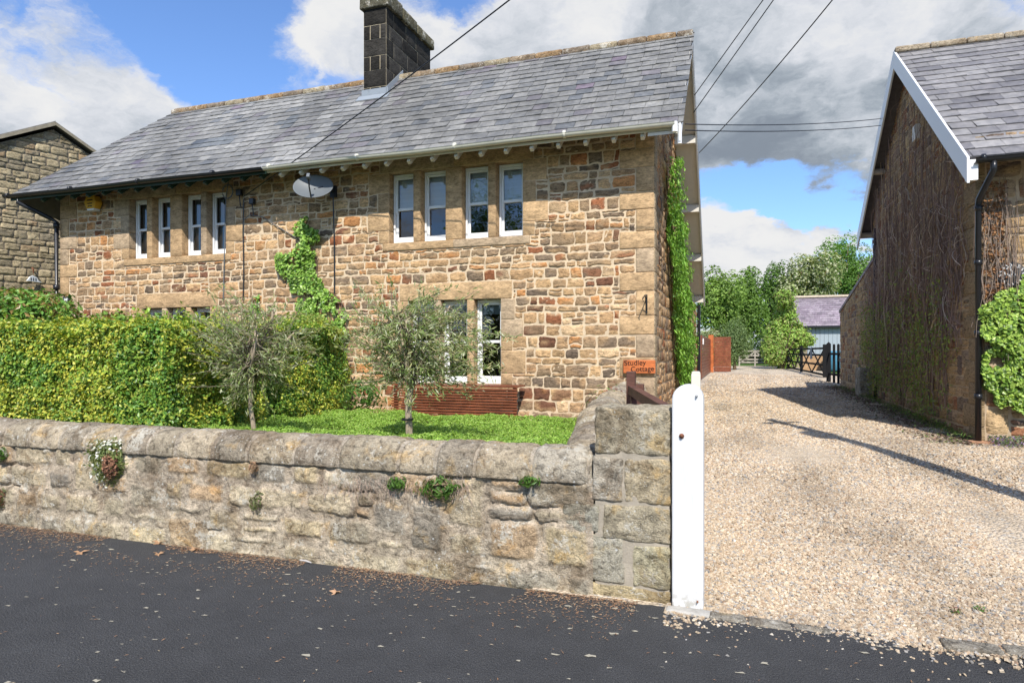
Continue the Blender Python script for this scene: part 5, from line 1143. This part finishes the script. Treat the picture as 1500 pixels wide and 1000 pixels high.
# litter on the asphalt
g = np.random.default_rng(94); P = []
n = 9000; x = g.uniform(-7.4, -.6, n); dd = g.exponential(.20, n)*(.4+.6*g.random(n)); y = 4.22-dd; y = np.minimum(y, 4.215)
n2_ = 420; x2 = g.uniform(-6, 1.6, n2_); y2 = g.uniform(1.2, 4.1, n2_)
x = np.concatenate([x, x2]); y = np.concatenate([y, y2]); kk = (fbm(np.stack([x, y, 0*x], 1), 2.0, 3, 6) > -.15)|(y < 3.9); x, y = x[kk], y[kk]; n = len(x)
mb = MB(); mb.add(*leaves(np.stack([x, y, np.full(n, .006)+g.random(n)*.004], 1), np.tile([0., 0, 1], (n, 1)), .024, .20, [(.36, .21, .12), (.28, .17, .10), (.40, .32, .22), (.24, .14, .09), (.46, .30, .18)], 95, .12)); mb.build('leaf_litter', M['drytwig'], kind='stuff', label='fine dry leaf litter along the foot of the wall', cat='litter')
# pale blotches (paint/lichen chips) as small flat flecks
n = 330; x = g.uniform(-5, 1.2, n); y = 4.1-g.random(n)**1.3*2.7; mb = MB(); V = []
for k in range(n):
    s_ = g.uniform(.004, .02)*(1.5 if k % 9 == 0 else 1); a = np.sort(g.uniform(0, 6.28, 7)); r2 = s_*g.uniform(.4, 1, 7); v = np.stack([x[k]+r2*np.cos(a)*1.5, y[k]+r2*np.sin(a)*.8, np.full(7, .0045)], 1); mb.add(v, [list(range(7))], (.36, .33, .26))
mb.build('pale_flecks', M['drytwig'], kind='stuff', label='scattered pale flecks of lichen and bird droppings on the asphalt', cat='flecks')
# larger dry leaves
def dry_leaf(px, py, s_, rot, col, label):
    c = PZ(px, py, .0); V = []; n = 14
    for k in range(n):
        a = 2*math.pi*k/n+rot; r2 = s_*(1.0 if k % 2 == 0 else .45)*(1.25 if k in (0, 2, 12) else .9); V.append((c[0]+r2*math.cos(a), c[1]+r2*math.sin(a), .012+.012*math.sin(a*2+rot)))
    V.append((c[0], c[1], .008)); mb = MB(); mb.add(V, [[k, (k+1) % n, n] for k in range(n)], col)
    for k in range(n): pass
    o = mb.build('dry_leaf', M['drytwig'], label=label, cat='leaf', group='larger dry leaves on the asphalt'); m_ = o.modifiers.new('thickness', 'SOLIDIFY'); m_.thickness = .0015
dry_leaf(118, 810, .055, .4, (.36, .22, .125), 'large pale orange dry leaf on the asphalt at far left')
dry_leaf(233, 795, .06, 1.0, (.36, .22, .125), 'orange curled dry leaf against the wall foot left of middle')
dry_leaf(285, 806, .045, 2.0, (.36, .22, .125), 'small orange dry leaf at the wall foot between the curled leaf and the twig')
dry_leaf(492, 869, .04, 2.4, (.42, .26, .16), 'brown star-shaped dry leaf on open asphalt below the wall middle')
dry_leaf(232, 812, .04, .2, (.36, .22, .125), 'orange dry leaf just below the curled leaf at the wall foot')
c = PZ(448, 822, .01); mb = MB(); mb.tube([(c[0]-.06, c[1]+.01, .012), (c[0], c[1], .016), (c[0]+.06, c[1]-.015, .012)], [.006, .008, .005], 6, (.45, .42, .40)); mb.build('twig', M['drytwig'], label='short pale grey twig on the asphalt close to the wall', cat='twig')

# ================================================================== FAR END OF DRIVE
def post_at(px, py_b, gz_): return PZ(px, py_b, gz_)
# left timber fence with gate
fx_ = -1.37
fn = thing('timber_fence', 'red-brown horizontal board fence and gate along the left of the drive beyond the cottage', 'fence', (fx_, 30, .45))
mb = MB(); mb.box(fx_-.35, fx_, 27.2, 27.35, .4, 2.25); mb.build('end_panel', M['redwood'], fn)
for k in range(13):
    mb = MB(); z = .52+k*.135; mb.box(fx_-.02, fx_+.02, 27.36, 36.9, z, z+.125); mb.build('board', M['redwood'], fn)
mb = MB(); mb.box(fx_-.1, fx_+.16, 36.9, 37.2, .4, 2.5); mb.build('gate_post', M['orangewood'], fn)
for k in range(14):
    mb = MB(); z = .52+k*.135; mb.box(fx_+.17, fx_+1.05, 37.4, 37.44, z, z+.125); mb.build('board', M['redwood'], fn)
mb = MB(); mb.box(fx_+.02, fx_+.06, 28.2, 28.4, 1.9, 2.15); mb.build('latch_plate', M['white'], fn)
# five-bar gate
gz_ = .54; a = PZ(1084, 532, gz_); s5 = 50.0
def at_depth(px, py, dep): d = ray(px, py); return (d[0]*dep, d[1]*dep, EYE+d[2]*dep)
A_ = at_depth(1083, 532, 50); B_ = at_depth(1129, 532, 50); fg = thing('field_gate', 'grey weathered five-bar gate closing the far end of the driveway', 'gate', ((A_[0]+B_[0])/2, A_[1], gz_))
def f5(t_, z): return (A_[0]+(B_[0]-A_[0])*t_, A_[1]+(B_[1]-A_[1])*t_, z)
for z in (.80, 1.02, 1.30, 1.65): mb = MB(); mb.obox(f5(0, z), f5(1, z), .05, .11); mb.build('rail', M['greywood'], fg)
for t_ in (0, .5, 1): mb = MB(); mb.obox(f5(t_, .5), f5(t_, 1.72), .1, .1, up=(0, 1, 0)); mb.build('stile', M['greywood'], fg)
for t0, t1 in ((.5, .02), (.5, .98)): mb = MB(); mb.obox(f5(t0, 1.62), f5(t1, .75), .05, .09); mb.build('brace', M['greywood'], fg)
# trimmed evergreen
c = at_depth(1076, 505, 40); blob_shrub('clipped_shrub', 'rounded dark green clipped evergreen behind the timber fence', 'shrub', (c[0], c[1], 1.95), (.95, 1.0, 1.5), 8500, .10, [(.17, .25, .09), (.13, .2, .07), (.22, .30, .12)], 101, nb_=14, shsz=(.55, .75), base=(c[0], c[1], .5), tr=.12, asp=.6)
c = at_depth(1040, 480, 40); blob_shrub('pale_shrub', 'pale variegated shrub showing over the timber fence beside the cottage', 'shrub', (c[0], c[1], 2.35), (.75, .7, .8), 2200, .15, [(.36, .40, .20), (.24, .32, .12), (.45, .47, .30)], 102, base=(c[0], c[1], .5), tr=.06)
# outbuilding
ob = thing('outbuilding', 'low outbuilding with mauve slate roof and blue-grey board doors at the end of the drive', 'outbuilding', (6, 50, .5))
ox0, ox1, oy0, oy1 = 3.0, 11.5, 48.6, 53
ez = at_depth(1200, 477, 45)[2]; rz = 5.45
mb = MB(); mb.prism([(oy0, .3), (oy1, .3), (oy1, ez), ((oy0+oy1)/2, rz-.15), (oy0, ez)], 0, ox0, ox1, (.3, .25, .18)); mb.build('masonry', M['mortar'], ob)
for k in range(28):
    x = ox0+1.5+k*.26; mb = MB() if k == 0 else mb; mb.box(x, x+.245, oy0-.05, oy0-.005, .45, ez-.12)
mb.build('board_cladding', M['greyblue'], ob)
rb = MB(); th = .1; d1 = Vector((0, (oy1-oy0)/2+.3, rz-ez)); L1 = d1.length; d1.normalize(); nn_ = Vector((0, -d1.z, d1.y))
slab([(ox0-.2, oy0-.3, ez-.05), (ox1, oy0-.3, ez-.05), (ox1, (oy0+oy1)/2, rz), (ox0-.2, (oy0+oy1)/2, rz)], nn_, (.18, .15, .17)); slab([(ox0-.2, (oy0+oy1)/2, rz), (ox1, (oy0+oy1)/2, rz), (ox1, oy1+.3, ez), (ox0-.2, oy1+.3, ez)], (0, .6, .8), (.18, .15, .17)); ro = rb.build('roof', M['slate'], ob)
slates((ox0-.2, oy0-.33, ez-.06), (1, 0, 0), d1, nn_, ox1-ox0+.2, L1, lambda v: 0, (np.array([(.25, .20, .235), (.30, .25, .28), (.20, .165, .19)]), [.4, .35, .25]), .25, .32, 9, .03).build('slates', M['slate'], ro)
mb = MB(); mb.box(ox0-.2, ox1, (oy0+oy1)/2-.15, (oy0+oy1)/2+.15, rz-.02, rz+.12, (.6, .5, .38)); mb.build('ridge_tiles', M['mortar'], ob)
mb = MB(); mb.box(ox0-.2, ox1, oy0-.42, oy0-.32, ez-.18, ez-.05); mb.build('gutter', M['black'], ob)
# climber mass
c = at_depth(1146, 490, 42); cb = thing('climbing_shrub', 'tall yellow-green climber spilling over the left end of the outbuilding', 'climber', (c[0], c[1], .5))
g = np.random.default_rng(103); PP = []; DD = []; TT = []
for (px, py, r_) in ((1146, 438, .75), (1150, 455, .8), (1144, 470, .9), (1152, 480, 1.0), (1136, 490, 1.0), (1158, 495, 1.1), (1128, 505, .9), (1145, 505, 1.2), (1165, 488, .8), (1178, 497, .6), (1130, 520, .9), (1146, 525, 1.1), (1154, 515, 1.0)):
    q = np.array(at_depth(px+3, py, 42+g.uniform(-.5, .8))); n = 1300; r_ *= .72; d = g.normal(0, 1, (n, 3)); d /= np.linalg.norm(d, axis=1, keepdims=True); PP.append(q+d*(r_*(.45+.5*g.random((n, 1))+abs(g.normal(0, .22, (n, 1))))*(1+.35*vn(d, 2.5, px)[:, None]))*[1, .8, 1]); DD.append(d); TT.append(np.full(n, g.uniform(.75, 1.2)))
PP = np.concatenate(PP); DD = np.concatenate(DD); TT = np.concatenate(TT); kk = PP[:, 2] > .5
v, F, cc = leaves(PP[kk], DD[kk]+[0, -.2, .4], .17, .6, [(.28, .42, .07), (.20, .34, .06), (.36, .48, .12), (.24, .24, .08)], 104, .5, .6); mb = MB(); mb.add(v, F, np.clip(cc*np.repeat(TT[kk], 4)[:, None], 0, 1)); mb.build('foliage', M['leaf'], cb)
mb = MB(); stems(mb, (c[0], c[1], .5), [(c[0]+g.uniform(-1, 1), c[1]+g.uniform(-.5, .5), g.uniform(2, 4)) for _ in range(8)], .05, (.14, .1, .07), 2); mb.build('stems', M['bark'], cb)
# black lattice gate and pickets
gd = .47
Q = {k: PZ(px, py, gd) for k, (px, py) in {'E': (1155, 541), 'D': (1174, 545), 'C': (1208, 553), 'B': (1213, 559), 'A': (1231, 562)}.items()}
lg = thing('lattice_gate', 'black timber lattice double gate standing open at the right side of the drive', 'gate', Q['C'])
def bar(mb, a, b_, t0, z0, t1, z1, w_, h_):
    p0 = (a[0]+(b_[0]-a[0])*t0, a[1]+(b_[1]-a[1])*t0, gd+z0); p1 = (a[0]+(b_[0]-a[0])*t1, a[1]+(b_[1]-a[1])*t1, gd+z1); mb.obox(p0, p1, w_, h_)
for (a, b_) in (('E', 'D'), ('D', 'C')):
    a, b_ = Q[a], Q[b_]
    for z in (.12, .55, .98, 1.28):
        mb = MB(); bar(mb, a, b_, 0, z, 1, z, .04, .09); mb.build('rail', M['blackwood'], lg)
    for k in range(2):
        t0 = k/2; mb = MB(); bar(mb, a, b_, t0, .12, t0+.5, 1.28, .035, .08); bar(mb, a, b_, t0, 1.28, t0+.5, .12, .03, .08); mb.build('cross_brace', M['blackwood'], lg)
for k in 'EDC':
    a = Q[k]; mb = MB(); mb.box(a[0]-.07, a[0]+.07, a[1]-.07, a[1]+.07, .4, gd+1.45); mb.build('post', M['blackwood'], lg)
pf = thing('picket_fence', 'short black picket fence between the lattice gate and the right house wall', 'fence', Q['B'])
a, b_ = Q['B'], Q['A']
for k, t_ in enumerate((0.05, .5, .85)):
    x, y = a[0]+(b_[0]-a[0])*t_, a[1]+(b_[1]-a[1])*t_; w_ = .075 if k == 0 else .04; h_ = gd+(1.5 if k == 0 else 1.42); mb = MB()
    mb.prism([(x-w_, .4), (x+w_, .4), (x+w_, h_-w_), (x, h_), (x-w_, h_-w_)], 1, y-.03, y+.03); mb.build('picket', M['blackwood'], pf)
for z in (.3, 1.05): mb = MB(); bar(mb, a, b_, 0, z, 1, z, .03, .08); mb.build('rail', M['blackwood'], pf)
# things glimpsed through gates
c = at_depth(1222, 538, 36); mb = MB(); mb.lathe([(0, 0), (.9, 0), (.95, .1), (.95, 1.1), (.9, 1.15), (.86, 1.0), (0, 1.0)], (c[0]+.6, c[1]+1, .5), 24, (.09, .28, .40)); mb.build('paddling_pool', M['vc'], label='turquoise garden pool seen between the black pickets', cat='pool', smooth=True)
mb = MB(); a_ = Q['D']; b2 = Q['C']; p0 = np.array(a_)+(np.array(b2)-np.array(a_))*.55; V = []
for lay in (0, 1):
    for i in range(7):
        for j in range(6): V.append((p0[0]-.06-.05*lay*0-.02*lay+.015*math.sin(i*2), p0[1]+(i-3)*.13, gd+1.33-j*.11+.012*math.sin(i)))
F = [[i*6+j, i*6+j+1, (i+1)*6+j+1, (i+1)*6+j] for i in range(6) for j in range(5)]; F2 = [[q+42 for q in f][::-1] for f in F]
mb.add(V, F+F2, (.16, .20, .24)); mb.build('grey_cloth', M['vc'], label='blue-grey cloth hung over the black lattice gate', cat='cloth')
c = at_depth(1190, 528, 38); mb = MB(); mb.box(c[0]-.5, c[0]+1.6, c[1]+.2, c[1]+.3, .5, 1.35, (.42, .27, .15)); mb.build('timber_screen', M['mortar'], label='pale orange timber screen glimpsed behind the lattice gate', cat='screen')
# distant trees
def bigtree(px, ytop, ybot, wpx, dep, n, cols, seed, label, size=.30, flower=None, nb_=26):
    top = at_depth(px, ytop, dep); bot = at_depth(px, ybot, dep); r = wpx/2*dep/FPX
    zc = (top[2]+max(bot[2], 1.0))/2; rz_ = (top[2]-max(bot[2], 1.0))/2
    return blob_shrub('tree', label, 'tree', (top[0], top[1], zc), (r, r*.9, rz_*1.0), n, size, cols, seed, nb_=nb_, base=(top[0], top[1], .4), tr=.28, flower=flower, group='broadleaf trees beyond the far gate', up=.5, shsz=(.28, .5))
DG = [(.12, .22, .04), (.08, .16, .03), (.16, .28, .055)]; LG = [(.22, .35, .065), (.17, .28, .055), (.28, .41, .09)]
bigtree(1052, 382, 500, 80, 62, 12000, LG, 111, 'light green tree nearest the cottage beyond the timber fence')
bigtree(1092, 384, 525, 66, 66, 12000, [(.18, .30, .055), (.13, .23, .045)], 112, 'broad mid green tree directly behind the field gate')
bigtree(1132, 384, 530, 66, 72, 11000, DG, 113, 'dark green tree between the field gate and the outbuilding')
bigtree(1188, 366, 470, 92, 70, 13000, [(.30, .37, .15), (.22, .30, .10), (.37, .43, .20)], 114, 'pale blossoming tree behind the outbuilding roof', flower=(.25, .26, (.55, .55, .38)))
bigtree(1240, 336, 450, 84, 80, 13000, [(.16, .30, .055), (.20, .35, .07), (.11, .22, .04)], 115, 'tallest tree rising behind the right house')
bigtree(1290, 372, 450, 70, 78, 7000, DG, 116, 'dark tree partly hidden by the right house gable')
c = at_depth(1108, 520, 58); blob_shrub('shrub', 'near-black shrub standing in for the shaded hollow just beyond the field gate', 'shrub', (c[0], c[1], 1.3), (2.6, 1.2, 1.5), 5000, .22, [(.03, .07, .016), (.05, .10, .02)], 117, base=(c[0], c[1], .4), tr=.1)  # very dark leaf colours paint the shade of the hollow beneath the trees
c = at_depth(1045, 520, 50); blob_shrub('shrub', 'green bush behind the near end of the timber fence', 'shrub', (c[0], c[1], 1.9), (1.6, 1.2, 1.6), 4500, .2, LG, 118, base=(c[0], c[1], .4), tr=.1)
# garden shrub right of the drive (out of frame, casts the shade at right)
blob_shrub('garden_shrub', 'rounded shrub in the garden of the right house beside the drive', 'shrub', (4.75, 8.5, 1.2), (.95, 1.3, 1.15), 5000, .09, GREENS, 119, base=(4.75, 8.5, .1), tr=.06)
# trees across the lane behind the camera, seen mirrored in the window panes
for i, (x, y, h_) in enumerate(((-9, -19, 14.5), (-3, -21, 15.5), (4, -20, 13.0), (-15, -20, 14))):
    blob_shrub('tree', ['tree across the lane mirrored in the left panes', 'tallest tree across the lane mirrored in the panes', 'tree across the lane mirrored in the right panes', 'leftmost tree across the lane'][i], 'tree', (x, y, h_*.55), (4.0, 2.6, h_*.45), 15000, .17, DG, 130+i, base=(x, y, 0), tr=.25, group='trees across the lane')

# ================================================================== POLE AND WIRES
tp_ = (3.3, 5.8, 8.35); po = thing('utility_pole', 'tall timber pole beside the drive that throws the long thin shadow', 'utility pole', (3.3, 5.8, 0))
mb = MB(); mb.tube([(3.3, 5.8, -.1), (3.3, 5.8, 4), (3.3, 5.8, 8.4)], [.13, .115, .095], 12, (.16, .12, .08)); mb.build('shaft', M['bark'], po, smooth=True)
mb = MB(); mb.obox((3.0, 5.6, 7.9), (3.6, 6.0, 7.9), .09, .09); mb.build('crossarm', M['greywood'], po)
mb = MB(); mb.lathe([(0, 0), (.2, .02), (.22, .1), (.22, .5), (.16, .56), (0, .58)], (3.3, 5.55, 6.2), 14, (.2, .22, .22)); mb.build('transformer', M['vc'], po, smooth=True)
def wire(p0, p1, sag, r, label):
    t_ = np.linspace(0, 1, 40)[:, None]; P = np.array(p0)+(np.array(p1)-np.array(p0))*t_; P[:, 2] -= sag*4*(t_*(1-t_))[:, 0]
    mb = MB(); mb.tube(P, r, 5); mb.build('overhead_wire', M['black'], label=label, cat='wire', group='overhead wires')
wire((PY(357, 288, 9.9)), (3.3, 5.8, 8.0), .16, .010, 'black overhead wire crossing in front of the cottage roof from the left eaves')
gA = PX(1024, 224, VX+.02); wire(gA, (3.4, 5.9, 7.9), .25, .009, 'single overhead wire leaving the cottage verge, lower of the steep wires')
gB = PX(1016, 165, VX+.02); gC = PX(1017, 140, VX+.02)
eB, eC = [tuple(np.array(a)+(np.array(at_depth(px, -200, 8))-np.array(a))*2.2) for a, px in ((gB, 1275), (gC, 1262))]
wire(gB, eB, .0, .008, 'right wire of the close pair rising steeply from the cottage verge'); wire(gC, eC, .0, .008, 'left wire of the close pair rising steeply from the cottage verge')
for (y0, y1, lb) in ((191, 184, 'lower of the two level wires spanning from cottage to right house'), (182, 174, 'upper of the two level wires spanning from cottage to right house')):
    wire(PX(1004, y0, VX+.02), PX(1290, y1, RVX-.04), .06, .008, lb)
